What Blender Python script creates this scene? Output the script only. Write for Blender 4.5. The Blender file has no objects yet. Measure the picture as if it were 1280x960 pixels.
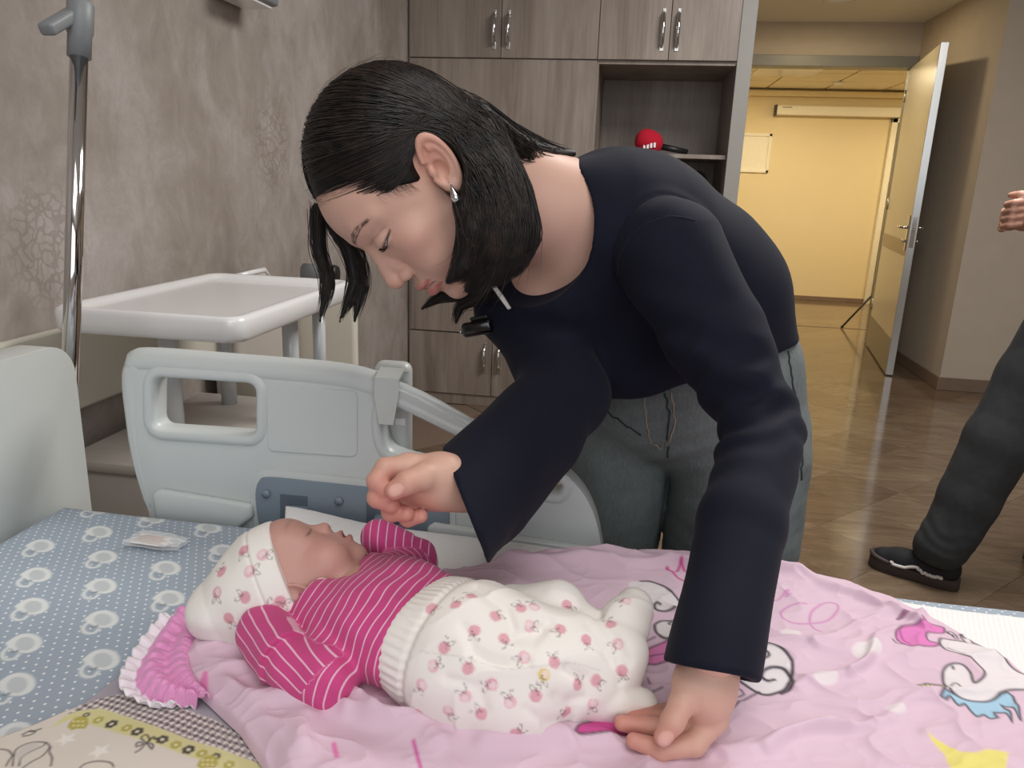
import bpy, bmesh, math, random
import numpy as np
from mathutils import Vector, Matrix

random.seed(7); np.random.seed(7)
scene = bpy.context.scene
col = scene.collection
PI = math.pi

# ------------------------------------------------------------------ camera
F_PX = 950.0
CAM = np.array([0.0, 0.0, 1.22])
def _cam_axes(yaw, pitch, roll):
    cy, sy = math.cos(yaw), math.sin(yaw)
    f = np.array([-sy*math.cos(pitch), cy*math.cos(pitch), -math.sin(pitch)])
    r = np.array([cy, sy, 0.0]); u = np.cross(r, f)
    c, s = math.cos(roll), math.sin(roll)
    return r*c+u*s, u*c-r*s, f
CR, CU, CF = _cam_axes(math.radians(8.5), math.radians(15.0), math.radians(2.1))
cam_data = bpy.data.cameras.new('camera')
cam_data.sensor_width = 36.0
cam_data.lens = F_PX/1280.0*36.0
cam_data.clip_start = 0.02
cam = bpy.data.objects.new('camera', cam_data); col.objects.link(cam)
cam.matrix_world = Matrix(((CR[0], CU[0], -CF[0], CAM[0]), (CR[1], CU[1], -CF[1], CAM[1]), (CR[2], CU[2], -CF[2], CAM[2]), (0, 0, 0, 1)))
scene.camera = cam

# ------------------------------------------------------------------ light and exposure
scene.view_settings.view_transform = 'Standard'
scene.view_settings.look = 'None'
scene.view_settings.gamma = 1.0
scene.view_settings.use_curve_mapping = False
scene.view_settings.exposure = 0.0
world = bpy.data.worlds.new('daylight_world'); scene.world = world
world.use_nodes = True
world.node_tree.nodes['Background'].inputs[0].default_value = (0.80, 0.88, 1.0, 1)
world.node_tree.nodes['Background'].inputs[1].default_value = 0.6
def area(name, loc, target, sx, sy, power, color):
    d = bpy.data.lights.new(name, 'AREA'); d.shape = 'RECTANGLE'; d.size = sx; d.size_y = sy
    d.energy = power; d.color = color
    o = bpy.data.objects.new(name, d); col.objects.link(o); o.location = loc
    o.rotation_euler = (Vector(target)-Vector(loc)).to_track_quat('-Z', 'Y').to_euler()
    return o
area('window_daylight', (0.9, -1.36, 1.75), (0.7, 3.0, 1.2), 2.6, 1.5, 24, (0.93, 0.96, 1.0))
area('room_panel_light', (1.1, 2.35, 2.70), (1.1, 2.35, 0), 1.2, 1.2, 68, (1.0, 0.975, 0.94))
area('bed_panel_light', (0.2, -0.2, 2.70), (0.2, -0.2, 0), 1.2, 1.2, 17, (1.0, 0.975, 0.94))
area('corridor_light_a', (1.3, 7.9, 2.27), (1.3, 7.9, 0), 0.55, 0.55, 26, (1.0, 0.85, 0.55))
area('corridor_light_b', (3.1, 7.9, 2.27), (3.1, 7.9, 0), 0.55, 0.55, 26, (1.0, 0.85, 0.55))
area('niche_light', (1.25, 5.85, 2.455), (1.25, 5.85, 0), 0.16, 0.16, 8, (1.0, 0.80, 0.48))

# pixel -> place helpers (pixel gives a direction, the place comes from what it touches)
def ray(x, y): return CF + CR*((x-640.0)/F_PX) - CU*((y-480.0)/F_PX)
def atz(x, y, z): d = ray(x, y); return CAM + d*((z-CAM[2])/d[2])
def aty(x, y, Y): d = ray(x, y); return CAM + d*((Y-CAM[1])/d[1])
def atx(x, y, X): d = ray(x, y); return CAM + d*((X-CAM[0])/d[0])
def atd(x, y, D): return CAM + ray(x, y)*D
def proj(P):
    V = np.asarray(P, float)-CAM; z = V@CF
    return 640+F_PX*(V@CR)/z, 480-F_PX*(V@CU)/z, z

# ------------------------------------------------------------------ object helpers
def tag(o, label=None, cat=None, group=None, kind=None):
    if label: o['label'] = label
    if cat: o['category'] = cat
    if group: o['group'] = group
    if kind: o['kind'] = kind
    return o
def thing(name, label, cat, loc=(0, 0, 0), group=None):
    o = bpy.data.objects.new(name, None); col.objects.link(o)
    o.location = Vector([float(v) for v in loc]); o.empty_display_size = 0.05
    return tag(o, label, cat, group)
def world_inv(p):
    # inverse of the parent's world translation (things are never rotated)
    t = Vector((0, 0, 0))
    q = p
    if q.type == 'EMPTY' and q.parent is None: t = q.location
    return Matrix.Translation(-t)
def obj(name, me, mat=None, parent=None, smooth=False, label=None):
    o = bpy.data.objects.new(name, me); col.objects.link(o)
    if mat is not None and len(me.materials) == 0: me.materials.append(mat)
    if parent is not None:
        o.parent = parent; o.matrix_parent_inverse = world_inv(parent)
    if smooth and len(me.polygons): me.polygons.foreach_set('use_smooth', [True]*len(me.polygons))
    if label: o['label'] = label
    return o
def struct(name, me, mat, parent=None, smooth=False):
    o = obj(name, me, mat, parent, smooth)
    if parent is None: o['kind'] = 'structure'
    return o

class MB:
    """collects shapes in one bmesh"""
    def __init__(s): s.bm = bmesh.new()
    def box(s, lo, hi, bevel=0.0, seg=2, rot=None, origin=None):
        b = bmesh.new()
        lo = np.array(lo, float); hi = np.array(hi, float)
        bmesh.ops.create_cube(b, size=1.0, matrix=Matrix.Translation(Vector((lo+hi)/2)) @ Matrix.Diagonal(Vector(list(hi-lo)+[1.0])))
        if bevel > 0: bmesh.ops.bevel(b, geom=b.edges[:], offset=bevel, segments=seg, affect='EDGES', profile=0.5)
        if rot is not None:
            o = Vector(origin if origin is not None else (lo+hi)/2)
            bmesh.ops.transform(b, matrix=Matrix.Translation(o) @ rot @ Matrix.Translation(-o), verts=b.verts)
        s._merge(b); return s
    def _merge(s, b):
        me = bpy.data.meshes.new('tmp'); b.to_mesh(me); b.free(); s.bm.from_mesh(me); bpy.data.meshes.remove(me)
    def tube(s, pts, rad, n=10, cap=True, flat=1.0, up=None):
        pts = [np.array(p, float) for p in pts]; m = len(pts)
        rad = [rad]*m if np.isscalar(rad) else rad
        rings = []; prev = None
        for i in range(m):
            t = pts[min(i+1, m-1)]-pts[max(i-1, 0)]; t = t/(np.linalg.norm(t)+1e-12)
            if prev is None:
                a = np.array(up, float) if up is not None else (np.array([0, 0, 1.0]) if abs(t[2]) < 0.9 else np.array([1.0, 0, 0]))
            else: a = prev
            b = a-t*(a@t); b /= (np.linalg.norm(b)+1e-12); c = np.cross(t, b); prev = b
            rings.append([s.bm.verts.new(pts[i]+rad[i]*(math.cos(2*PI*k/n)*b*flat+math.sin(2*PI*k/n)*c)) for k in range(n)])
        for i in range(m-1):
            for k in range(n):
                s.bm.faces.new((rings[i][k], rings[i][(k+1) % n], rings[i+1][(k+1) % n], rings[i+1][k]))
        if cap:
            s.bm.faces.new(rings[0][::-1]); s.bm.faces.new(rings[-1])
        return s
    def lathe(s, prof, origin=(0, 0, 0), axis=(0, 0, 1), n=24):
        ax = np.array(axis, float); ax /= np.linalg.norm(ax)
        a = np.array([1.0, 0, 0]) if abs(ax[0]) < 0.9 else np.array([0, 1.0, 0])
        b = a-ax*(a@ax); b /= np.linalg.norm(b); c = np.cross(ax, b); o = np.array(origin, float)
        rings = []
        for r, h in prof:
            rings.append([s.bm.verts.new(o+ax*h+r*(math.cos(2*PI*k/n)*b+math.sin(2*PI*k/n)*c)) for k in range(n)])
        for i in range(len(rings)-1):
            for k in range(n):
                s.bm.faces.new((rings[i][k], rings[i][(k+1) % n], rings[i+1][(k+1) % n], rings[i+1][k]))
        if prof[0][0] > 1e-5: s.bm.faces.new(rings[0][::-1])
        if prof[-1][0] > 1e-5: s.bm.faces.new(rings[-1])
        return s
    def prism(s, poly, f0, f1, bevel=0.0, holes=(), seg=2):
        """poly: list of 2D points; f0/f1 map 2D point -> 3D for the two faces; holes: list of 2D loops"""
        b = bmesh.new()
        loops = [poly]+list(holes)
        edges = []
        for lp in loops:
            vs = [b.verts.new(f0(p)) for p in lp]
            for i in range(len(vs)): edges.append(b.edges.new((vs[i], vs[(i+1) % len(vs)])))
        bmesh.ops.triangle_fill(b, use_beauty=True, use_dissolve=False, edges=edges)
        bot = list(b.faces)
        back = {}
        k = 0
        for lp in loops:
            pass
        b.verts.ensure_lookup_table()
        n0 = len(b.verts); allp = [p for lp in loops for p in lp]
        top = [b.verts.new(f1(p)) for p in allp]
        b.verts.ensure_lookup_table()
        for f in bot:
            idx = [v.index for v in f.verts]
            b.faces.new([top[i] for i in reversed(idx)])
        o = 0
        for lp in loops:
            m = len(lp)
            for i in range(m):
                j = (i+1) % m
                b.faces.new((b.verts[o+i], b.verts[o+j], top[o+j], top[o+i]))
            o += m
        bmesh.ops.recalc_face_normals(b, faces=b.faces)
        if bevel > 0:
            es = [e for e in b.edges if len(e.link_faces) == 2 and abs(e.link_faces[0].normal.dot(e.link_faces[1].normal)) < 0.5]
            side = [e for e in es]
            bmesh.ops.bevel(b, geom=side, offset=bevel, segments=seg, affect='EDGES', profile=0.5, clamp_overlap=True)
        s._merge(b); return s
    def grid(s, P):
        """P: (n,m,3) array"""
        n, m = P.shape[:2]
        vs = [[s.bm.verts.new(P[i, j]) for j in range(m)] for i in range(n)]
        for i in range(n-1):
            for j in range(m-1): s.bm.faces.new((vs[i][j], vs[i+1][j], vs[i+1][j+1], vs[i][j+1]))
        return s
    def mesh(s, name='mesh', recalc=True):
        if recalc: bmesh.ops.recalc_face_normals(s.bm, faces=s.bm.faces)
        me = bpy.data.meshes.new(name); s.bm.to_mesh(me); s.bm.free(); return me
    def build(s, name, mat, parent=None, smooth=False, label=None, auto=None):
        o = obj(name, s.mesh(name), mat, parent, smooth or auto is not None, label)
        if auto is not None: o.data.set_sharp_from_angle(angle=math.radians(auto))
        return o

def grid_mesh(name, P, cols=None):
    """fast grid from (n,m,3) array, optional (n,m,4) colours"""
    n, m = P.shape[:2]
    idx = np.arange(n*m).reshape(n, m)
    q = np.stack([idx[:-1, :-1], idx[1:, :-1], idx[1:, 1:], idx[:-1, 1:]], -1).reshape(-1, 4)
    return raw_mesh(name, P.reshape(-1, 3), q, None if cols is None else cols.reshape(-1, cols.shape[-1]))
def raw_mesh(name, V, Q, cols=None, attrs=None):
    me = bpy.data.meshes.new(name)
    V = np.ascontiguousarray(V, np.float32); Q = np.ascontiguousarray(Q, np.int32)
    me.vertices.add(len(V)); me.vertices.foreach_set('co', V.ravel())
    k = Q.shape[1]
    me.loops.add(Q.size); me.loops.foreach_set('vertex_index', Q.ravel())
    me.polygons.add(len(Q)); me.polygons.foreach_set('loop_start', np.arange(0, Q.size, k, dtype=np.int32))
    me.polygons.foreach_set('use_smooth', np.ones(len(Q), bool))
    me.update(calc_edges=True)
    if cols is not None: set_cols(me, cols)
    if attrs:
        for nm, a in attrs.items():
            at = me.attributes.new(nm, 'FLOAT', 'POINT'); at.data.foreach_set('value', np.ascontiguousarray(a, np.float32))
    return me
def set_cols(me, cols, name='Col'):
    c = np.ones((len(me.vertices), 4), np.float32); c[:, :cols.shape[1]] = cols
    at = me.color_attributes.new(name, 'FLOAT_COLOR', 'POINT'); at.data.foreach_set('color', c.ravel())

def rrect(x0, y0, x1, y1, r, n=6):
    if np.isscalar(r): r = [r]*4
    out = []
    for (cx, cy, a0, rr) in ((x1-r[0], y1-r[0], 0, r[0]), (x0+r[1], y1-r[1], 90, r[1]), (x0+r[2], y0+r[2], 180, r[2]), (x1-r[3], y0+r[3], 270, r[3])):
        for k in range(n+1):
            a = math.radians(a0+90*k/n); out.append((cx+rr*math.cos(a), cy+rr*math.sin(a)))
    return out
def spline(pts, n=8, closed=False):
    """Catmull-Rom through points (any dimension)"""
    P = np.array(pts, float); m = len(P); out = []
    rng = range(m if closed else m-1)
    for i in rng:
        p0 = P[(i-1) % m] if (closed or i > 0) else 2*P[0]-P[1]
        p1 = P[i]; p2 = P[(i+1) % m]
        p3 = P[(i+2) % m] if (closed or i+2 < m) else 2*P[-1]-P[-2]
        for k in range(n):
            t = k/n
            out.append(0.5*((2*p1)+(-p0+p2)*t+(2*p0-5*p1+4*p2-p3)*t*t+(-p0+3*p1-3*p2+p3)*t**3))
    if not closed: out.append(P[-1])
    return np.array(out)

# ------------------------------------------------------------------ materials
def lin(h):
    if isinstance(h, str):
        h = h.lstrip('#'); c = [int(h[i:i+2], 16)/255 for i in (0, 2, 4)]
    else: c = h
    return tuple((v/12.92 if v <= 0.04045 else ((v+0.055)/1.055)**2.4) for v in c)
class NT:
    def __init__(s, name):
        s.m = bpy.data.materials.new(name); s.m.use_nodes = True
        s.t = s.m.node_tree; s.n = s.t.nodes; s.l = s.t.links
        s.b = s.n['Principled BSDF']
    def add(s, typ, **kw):
        nd = s.n.new(typ)
        for k, v in kw.items():
            if k.startswith('i_'): nd.inputs[k[2:].replace('_', ' ')].default_value = v
            else: setattr(nd, k, v)
        return nd
    def link(s, a, b): s.l.new(a, b)
    def math(s, op, a, b=None, c=None):
        nd = s.n.new('ShaderNodeMath'); nd.operation = op
        for i, v in enumerate((a, b, c)):
            if v is None: continue
            if isinstance(v, (int, float)): nd.inputs[i].default_value = v
            else: s.l.new(v, nd.inputs[i])
        return nd.outputs[0]
    def mix(s, fac, a, b, blend='MIX'):
        nd = s.n.new('ShaderNodeMix'); nd.data_type = 'RGBA'; nd.blend_type = blend
        for sock, v in ((nd.inputs[0], fac), (nd.inputs[6], a), (nd.inputs[7], b)):
            if isinstance(v, (int, float)): sock.default_value = v
            elif isinstance(v, tuple): sock.default_value = (*v[:3], 1)
            else: s.l.new(v, sock)
        return nd.outputs[2]
    def coords(s, kind='Object', scale=(1, 1, 1), rot=(0, 0, 0)):
        tc = s.n.new('ShaderNodeTexCoord'); mp = s.n.new('ShaderNodeMapping')
        mp.inputs['Scale'].default_value = scale; mp.inputs['Rotation'].default_value = rot
        s.l.new(tc.outputs[kind], mp.inputs[0]); return mp.outputs[0]
    def noise(s, vec, scale, detail=4, rough=0.5, dist=0.0):
        nd = s.n.new('ShaderNodeTexNoise'); nd.inputs['Scale'].default_value = scale
        nd.inputs['Detail'].default_value = detail; nd.inputs['Roughness'].default_value = rough; nd.inputs['Distortion'].default_value = dist
        s.l.new(vec, nd.inputs['Vector']); return nd.outputs['Fac']
    def ramp(s, fac, stops):
        nd = s.n.new('ShaderNodeValToRGB'); e = nd.color_ramp.elements
        while len(e) < len(stops): e.new(0.5)
        for k, (p, c) in enumerate(stops):
            e[k].position = p; e[k].color = (*c[:3], 1) if not np.isscalar(c) else (c, c, c, 1)
        s.l.new(fac, nd.inputs[0]); return nd.outputs[0]
    def bump(s, h, strength=0.2, dist=0.002):
        nd = s.n.new('ShaderNodeBump'); nd.inputs['Strength'].default_value = strength; nd.inputs['Distance'].default_value = dist
        s.l.new(h, nd.inputs['Height']); s.l.new(nd.outputs[0], s.b.inputs['Normal'])
    def base(s, v):
        if isinstance(v, tuple): s.b.inputs['Base Color'].default_value = (*v[:3], 1)
        else: s.l.new(v, s.b.inputs['Base Color'])
    def set(s, **kw):
        for k, v in kw.items(): s.b.inputs[k.replace('_', ' ')].default_value = v
        return s
def simple(name, c, rough=0.5, metal=0.0, var=0.06, scale=30, bump=0.0, bdist=0.001, coat=0.0, sheen=0.0, spec=None):
    t = NT(name); c = lin(c); v = t.coords()
    n = t.noise(v, scale, 4, 0.6)
    t.base(t.mix(n, tuple(x*(1-var) for x in c), tuple(min(1, x*(1+var)) for x in c)))
    t.set(Roughness=rough, Metallic=metal)
    if coat: t.set(Coat_Weight=coat, Coat_Roughness=0.1)
    if sheen: t.set(Sheen_Weight=sheen)
    if spec is not None: t.b.inputs['Specular IOR Level'].default_value = spec
    if bump: t.bump(n, bump, bdist)
    return t.m
def vcol(name, rough=0.8, attr='Col', bump_scale=0, bump=0.0, bdist=0.0005, sheen=0.0, sss=0.0):
    t = NT(name); a = t.add('ShaderNodeVertexColor', layer_name=attr)
    t.base(a.outputs[0]); t.set(Roughness=rough)
    if bump_scale: t.bump(t.noise(t.coords(), bump_scale, 3, 0.6), bump, bdist)
    if sheen: t.set(Sheen_Weight=sheen)
    if sss:
        t.set(Subsurface_Weight=sss, Subsurface_Scale=0.006); t.b.inputs['Subsurface Radius'].default_value = (1.0, 0.35, 0.2)
    return t.m

# ------------------------------------------------------------------ signed-distance modelling (organic shapes as one closed surface)
def smin(a, b, k):
    h = np.maximum(k-np.abs(a-b), 0)/k
    return np.minimum(a, b)-h*h*k*0.25
def smax(a, b, k): return -smin(-a, -b, k)
def s_ell(P, c, r, M=None):
    q = P-np.asarray(c, np.float32)
    if M is not None: q = q@np.asarray(M, np.float32)
    r = np.asarray(r, np.float32)
    k0 = np.sqrt(((q/r)**2).sum(-1)); k1 = np.sqrt(((q/(r*r))**2).sum(-1))+1e-9
    return k0*(k0-1)/k1
def s_sph(P, c, r): return np.sqrt(((P-np.asarray(c, np.float32))**2).sum(-1))-np.float32(r)
def s_cone(P, a, b, ra, rb):
    a = np.asarray(a, np.float32); b = np.asarray(b, np.float32); d = b-a
    t = np.clip(((P-a)@d)/np.float32((d@d)+1e-12), 0, 1)
    q = P-a-t[:, None]*d
    return np.sqrt((q*q).sum(-1))-(np.float32(ra)+np.float32(rb-ra)*t)
def s_chain(P, pts, rad, k=0.0):
    d = None
    for i in range(len(pts)-1):
        e = s_cone(P, pts[i], pts[i+1], rad[i], rad[i+1])
        d = e if d is None else (smin(d, e, k) if k else np.minimum(d, e))
    return d
def surf(fn, lo, hi, h, newton=1):
    """closed surface of fn(P)<0 inside the box, block-sparse evaluation + surface nets"""
    lo = np.array(lo, float); hi = np.array(hi, float); B = 4
    nb = np.maximum(np.ceil((hi-lo)/(h*B)).astype(int), 1); N = nb*B+1
    bi = np.stack(np.meshgrid(*[np.arange(k) for k in nb], indexing='ij'), -1).reshape(-1, 3)
    cen = (lo+(bi*B+B/2)*h).astype(np.float32)
    dc = np.concatenate([fn(c) for c in np.array_split(cen, max(1, len(cen)//200000))])
    G = np.empty(tuple(N), np.float32)
    sg = np.where(dc > 0, 1.0, -1.0).astype(np.float32).reshape(tuple(nb))
    big = np.repeat(np.repeat(np.repeat(sg, B, 0), B, 1), B, 2)
    G[:-1, :-1, :-1] = big; G[-1] = G[-2]; G[:, -1] = G[:, -2]; G[:, :, -1] = G[:, :, -2]
    act = bi[np.abs(dc) < h*B*1.25]
    if len(act) == 0: raise RuntimeError('empty surf')
    off = np.stack(np.meshgrid(*[np.arange(B+1)]*3, indexing='ij'), -1).reshape(-1, 3)
    ids = (act[:, None, :]*B+off[None]).reshape(-1, 3)
    flat = np.unique(np.ravel_multi_index(ids.T, tuple(N)))
    ijk = np.stack(np.unravel_index(flat, tuple(N)), -1)
    pts = (lo+ijk*h).astype(np.float32)
    val = np.concatenate([fn(c) for c in np.array_split(pts, max(1, len(pts)//200000))])
    G.ravel()[flat] = val
    G[0] = np.maximum(G[0], 1e-4); G[-1] = np.maximum(G[-1], 1e-4); G[:, 0] = np.maximum(G[:, 0], 1e-4); G[:, -1] = np.maximum(G[:, -1], 1e-4)
    G[:, :, 0] = np.maximum(G[:, :, 0], 1e-4); G[:, :, -1] = np.maximum(G[:, :, -1], 1e-4)
    S = G < 0
    c = np.zeros(tuple(N-1), np.int8)
    for dx in (0, 1):
        for dy in (0, 1):
            for dz in (0, 1): c += S[dx:N[0]-1+dx, dy:N[1]-1+dy, dz:N[2]-1+dz]
    cells = np.argwhere((c > 0) & (c < 8))
    vid = -np.ones(tuple(N-1), np.int32); vid[tuple(cells.T)] = np.arange(len(cells))
    acc = np.zeros((len(cells), 3)); cnt = np.zeros(len(cells))
    for ax in range(3):
        o1, o2 = [(1, 2), (0, 2), (0, 1)][ax]
        for p in (0, 1):
            for q in (0, 1):
                a = np.zeros(3, int); a[o1] = p; a[o2] = q; b = a.copy(); b[ax] = 1
                ga = G[tuple((cells+a).T)]; gb = G[tuple((cells+b).T)]
                m = (ga < 0) != (gb < 0)
                t = ga[m]/(ga[m]-gb[m]); pt = np.tile(a.astype(float), (m.sum(), 1)); pt[:, ax] = t
                acc[m] += pt; cnt[m] += 1
    V = (lo+(cells+acc/cnt[:, None])*h).astype(np.float32)
    Q = []
    for ax in range(3):
        o1, o2 = [(1, 2), (2, 0), (0, 1)][ax]
        sl0 = [slice(None)]*3; sl1 = [slice(None)]*3
        sl0[ax] = slice(0, -1); sl1[ax] = slice(1, None)
        A = S[tuple(sl0)]; Bq = S[tuple(sl1)]
        e = np.argwhere(A != Bq)
        e = e[(e[:, o1] > 0) & (e[:, o2] > 0) & (e[:, o1] < N[o1]-1) & (e[:, o2] < N[o2]-1)]
        ins = A[tuple(e.T)]
        d1 = np.zeros(3, int); d1[o1] = 1; d2 = np.zeros(3, int); d2[o2] = 1
        q = np.stack([vid[tuple((e-d1-d2).T)], vid[tuple((e-d2).T)], vid[tuple(e.T)], vid[tuple((e-d1).T)]], -1)
        q[~ins] = q[~ins][:, ::-1]
        Q.append(q)
    Q = np.concatenate(Q)
    for _ in range(newton):
        d = fn(V); g = np.empty_like(V); eps = np.float32(h*0.4)
        for ax in range(3):
            o = np.zeros(3, np.float32); o[ax] = eps
            g[:, ax] = (fn(V+o)-fn(V-o))/(2*eps)
        g2 = (g*g).sum(-1); st = np.clip(d/np.maximum(g2, 0.15), -h*0.7, h*0.7)
        V = V-st[:, None]*g
    return V, Q
def rotm(axis, ang):
    return np.array(Matrix.Rotation(ang, 3, Vector([float(v) for v in axis])))
def fbm(P, scale, seed=0, oct=3):
    """cheap smooth pseudo noise from sums of sines, about -1..1"""
    rs = np.random.RandomState(seed); d = np.zeros(len(P), np.float32); amp = 1.0; tot = 0
    for o in range(oct):
        for k in range(3):
            w = rs.normal(size=3); w = w/np.linalg.norm(w)*scale*(1.8**o)*(0.7+0.6*rs.rand())
            d += amp*np.sin(P@w.astype(np.float32)*2*PI+rs.rand()*6.28).astype(np.float32); tot += amp*0.6
        amp *= 0.55
    return d/tot
# 2D painting on point sets
def pt_in_poly(X, Y, poly):
    poly = np.asarray(poly, float); ins = np.zeros(X.shape, bool); n = len(poly); j = n-1
    for i in range(n):
        xi, yi = poly[i]; xj, yj = poly[j]
        if yi != yj:
            cnd = ((yi > Y) != (yj > Y)) & (X < (xj-xi)*(Y-yi)/(yj-yi)+xi)
            ins ^= cnd
        j = i
    return ins
def d_poly(X, Y, line):
    line = np.asarray(line, float); d = np.full(X.shape, 1e9)
    for i in range(len(line)-1):
        ax, ay = line[i]; bx, by = line[i+1]; dx, dy = bx-ax, by-ay
        t = np.clip(((X-ax)*dx+(Y-ay)*dy)/(dx*dx+dy*dy+1e-15), 0, 1)
        d = np.minimum(d, np.hypot(X-ax-t*dx, Y-ay-t*dy))
    return d
class Painter:
    """flat print: colours points of a cloth by their place on the cloth"""
    def __init__(s, X, Y, base, aa=0.0012):
        s.X, s.Y, s.aa = X, Y, aa; s.C = np.tile(np.array(lin(base)), (len(X), 1))
    def _box(s, pts, m):
        pts = np.asarray(pts, float)
        return np.where((s.X > pts[:, 0].min()-m) & (s.X < pts[:, 0].max()+m) & (s.Y > pts[:, 1].min()-m) & (s.Y < pts[:, 1].max()+m))[0]
    def fill(s, poly, c, alpha=1.0):
        poly = np.asarray(poly, float); i = s._box(poly, 0.004)
        if len(i) == 0: return s
        x, y = s.X[i], s.Y[i]; ins = pt_in_poly(x, y, poly); d = d_poly(x, y, np.vstack([poly, poly[:1]]))
        a = np.clip(0.5+np.where(ins, d, -d)/(2*s.aa), 0, 1)*alpha
        s.C[i] = s.C[i]*(1-a[:, None])+np.array(lin(c))*a[:, None]; return s
    def line(s, pts, w, c, alpha=1.0):
        pts = np.asarray(pts, float); i = s._box(pts, w+0.004)
        if len(i) == 0: return s
        d = d_poly(s.X[i], s.Y[i], pts); a = np.clip(0.5+(w/2-d)/(2*s.aa), 0, 1)*alpha
        s.C[i] = s.C[i]*(1-a[:, None])+np.array(lin(c))*a[:, None]; return s

# =================================================================== materials of the room
def wallpaper():
    t = NT('wallpaper'); v = t.coords()
    a = t.noise(v, 2.2, 6, 0.62, 0.4); b = t.noise(t.coords(scale=(1, 1, 0.6)), 9, 6, 0.7, 0.6); c = t.noise(v, 90, 3, 0.7)
    base = t.ramp(t.math('ADD', t.math('MULTIPLY', a, 0.55), t.math('MULTIPLY', b, 0.45)), [(0.34, lin('#8b807a')), (0.46, lin('#a2988f')), (0.55, lin('#b4aba6')), (0.68, lin('#c8c1bd'))])
    base = t.mix(t.math('MULTIPLY', c, 0.5), base, lin('#8f857f'), 'MIX')
    # damask medallions: curled filigree inside soft round patches
    sx = t.add('ShaderNodeSeparateXYZ'); t.link(v, sx.inputs[0])
    w = t.add('ShaderNodeTexVoronoi', feature='DISTANCE_TO_EDGE'); w.inputs['Scale'].default_value = 34
    dn = t.add('ShaderNodeTexNoise'); dn.inputs['Scale'].default_value = 22; t.link(v, dn.inputs['Vector'])
    vm = t.add('ShaderNodeVectorMath', operation='MULTIPLY_ADD'); t.link(dn.outputs['Color'], vm.inputs[0]); vm.inputs[1].default_value = (0.06, 0.06, 0.06); t.link(v, vm.inputs[2])
    t.link(vm.outputs[0], w.inputs['Vector'])
    lines = t.math('LESS_THAN', w.outputs['Distance'], 0.10)
    def near(y, z, r):
        dy = t.math('SUBTRACT', sx.outputs['Y'], y); dz = t.math('SUBTRACT', sx.outputs['Z'], z)
        d = t.math('SQRT', t.math('ADD', t.math('MULTIPLY', dy, dy), t.math('MULTIPLY', t.math('MULTIPLY', dz, dz), 0.8)))
        nd = t.add('ShaderNodeMapRange'); t.link(d, nd.inputs[0]); nd.inputs[1].default_value = r; nd.inputs[2].default_value = r*0.55; nd.inputs[3].default_value = 0; nd.inputs[4].default_value = 1
        return nd.outputs[0]
    m = t.math('MAXIMUM', near(1.42, 1.06, 0.14), t.math('MAXIMUM', near(2.45, 1.30, 0.16), near(2.35, 2.0, 0.2)))
    base = t.mix(t.math('MULTIPLY', t.math('MULTIPLY', lines, m), 0.32), base, lin('#6d5a50'))
    t.base(base); t.set(Roughness=0.75)
    t.bump(c, 0.25, 0.0015)
    return t.m
def wood_grey():
    t = NT('grey_wood_laminate')
    oi = t.add('ShaderNodeObjectInfo')
    off = t.add('ShaderNodeVectorMath', operation='MULTIPLY_ADD'); t.link(oi.outputs['Random'], off.inputs[0]); off.inputs[1].default_value = (7, 3, 5); t.link(t.coords(), off.inputs[2])
    mp = t.add('ShaderNodeMapping'); mp.inputs['Scale'].default_value = (5, 5, 0.55); t.link(off.outputs[0], mp.inputs[0])
    a = t.noise(mp.outputs[0], 1.6, 5, 0.6, 0.7)
    mp2 = t.add('ShaderNodeMapping'); mp2.inputs['Scale'].default_value = (40, 40, 1.6); t.link(off.outputs[0], mp2.inputs[0])
    b = t.noise(mp2.outputs[0], 2.0, 5, 0.65, 0.3)
    f = t.math('ADD', t.math('MULTIPLY', a, 0.7), t.math('MULTIPLY', b, 0.3))
    t.base(t.ramp(f, [(0.28, lin('#6f635b')), (0.45, lin('#877a70')), (0.6, lin('#9c9086')), (0.78, lin('#aea399'))]))
    t.set(Roughness=0.45); t.bump(b, 0.12, 0.001)
    return t.m
def marble():
    t = NT('travertine_tile')
    oi = t.add('ShaderNodeObjectInfo')
    off = t.add('ShaderNodeVectorMath', operation='MULTIPLY_ADD'); t.link(oi.outputs['Random'], off.inputs[0]); off.inputs[1].default_value = (13, 9, 3); t.link(t.coords(), off.inputs[2])
    mp = t.add('ShaderNodeMapping'); mp.inputs['Scale'].default_value = (2.0, 9, 4); t.link(off.outputs[0], mp.inputs[0])
    a = t.noise(mp.outputs[0], 1.5, 7, 0.65, 1.2); b = t.noise(mp.outputs[0], 7, 5, 0.7, 0.5)
    f = t.math('ADD', t.math('ADD', t.math('MULTIPLY', a, 0.6), t.math('MULTIPLY', b, 0.3)), t.math('MULTIPLY', t.math('SUBTRACT', oi.outputs['Random'], 0.5), 0.16))
    t.base(t.ramp(f, [(0.25, lin('#57483a')), (0.42, lin('#6e5c4b')), (0.55, lin('#7d6b58')), (0.7, lin('#8d7c68'))]))
    t.set(Roughness=0.11); t.b.inputs['Specular IOR Level'].default_value = 0.5
    return t.m
M = {}
M['wallpaper'] = wallpaper(); M['wood'] = wood_grey(); M['marble'] = marble()
M['plaster'] = simple('plaster_wall', '#bdb1a2', 0.8, var=0.08, scale=9, bump=0.25, bdist=0.003)
M['corr_wall'] = simple('corridor_paint', '#e6d5ae', 0.7, var=0.02, scale=4)
M['ceil'] = simple('ceiling_paint', '#e6e2da', 0.9, var=0.02)
M['tilec'] = simple('ceiling_tile', '#efe6cf', 0.9, var=0.03, scale=60)
M['tbar'] = simple('ceiling_grid_metal', '#a8946a', 0.5)
M['skirt'] = simple('skirting_stone', '#7f6c5f', 0.35, var=0.12, scale=12)
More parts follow.
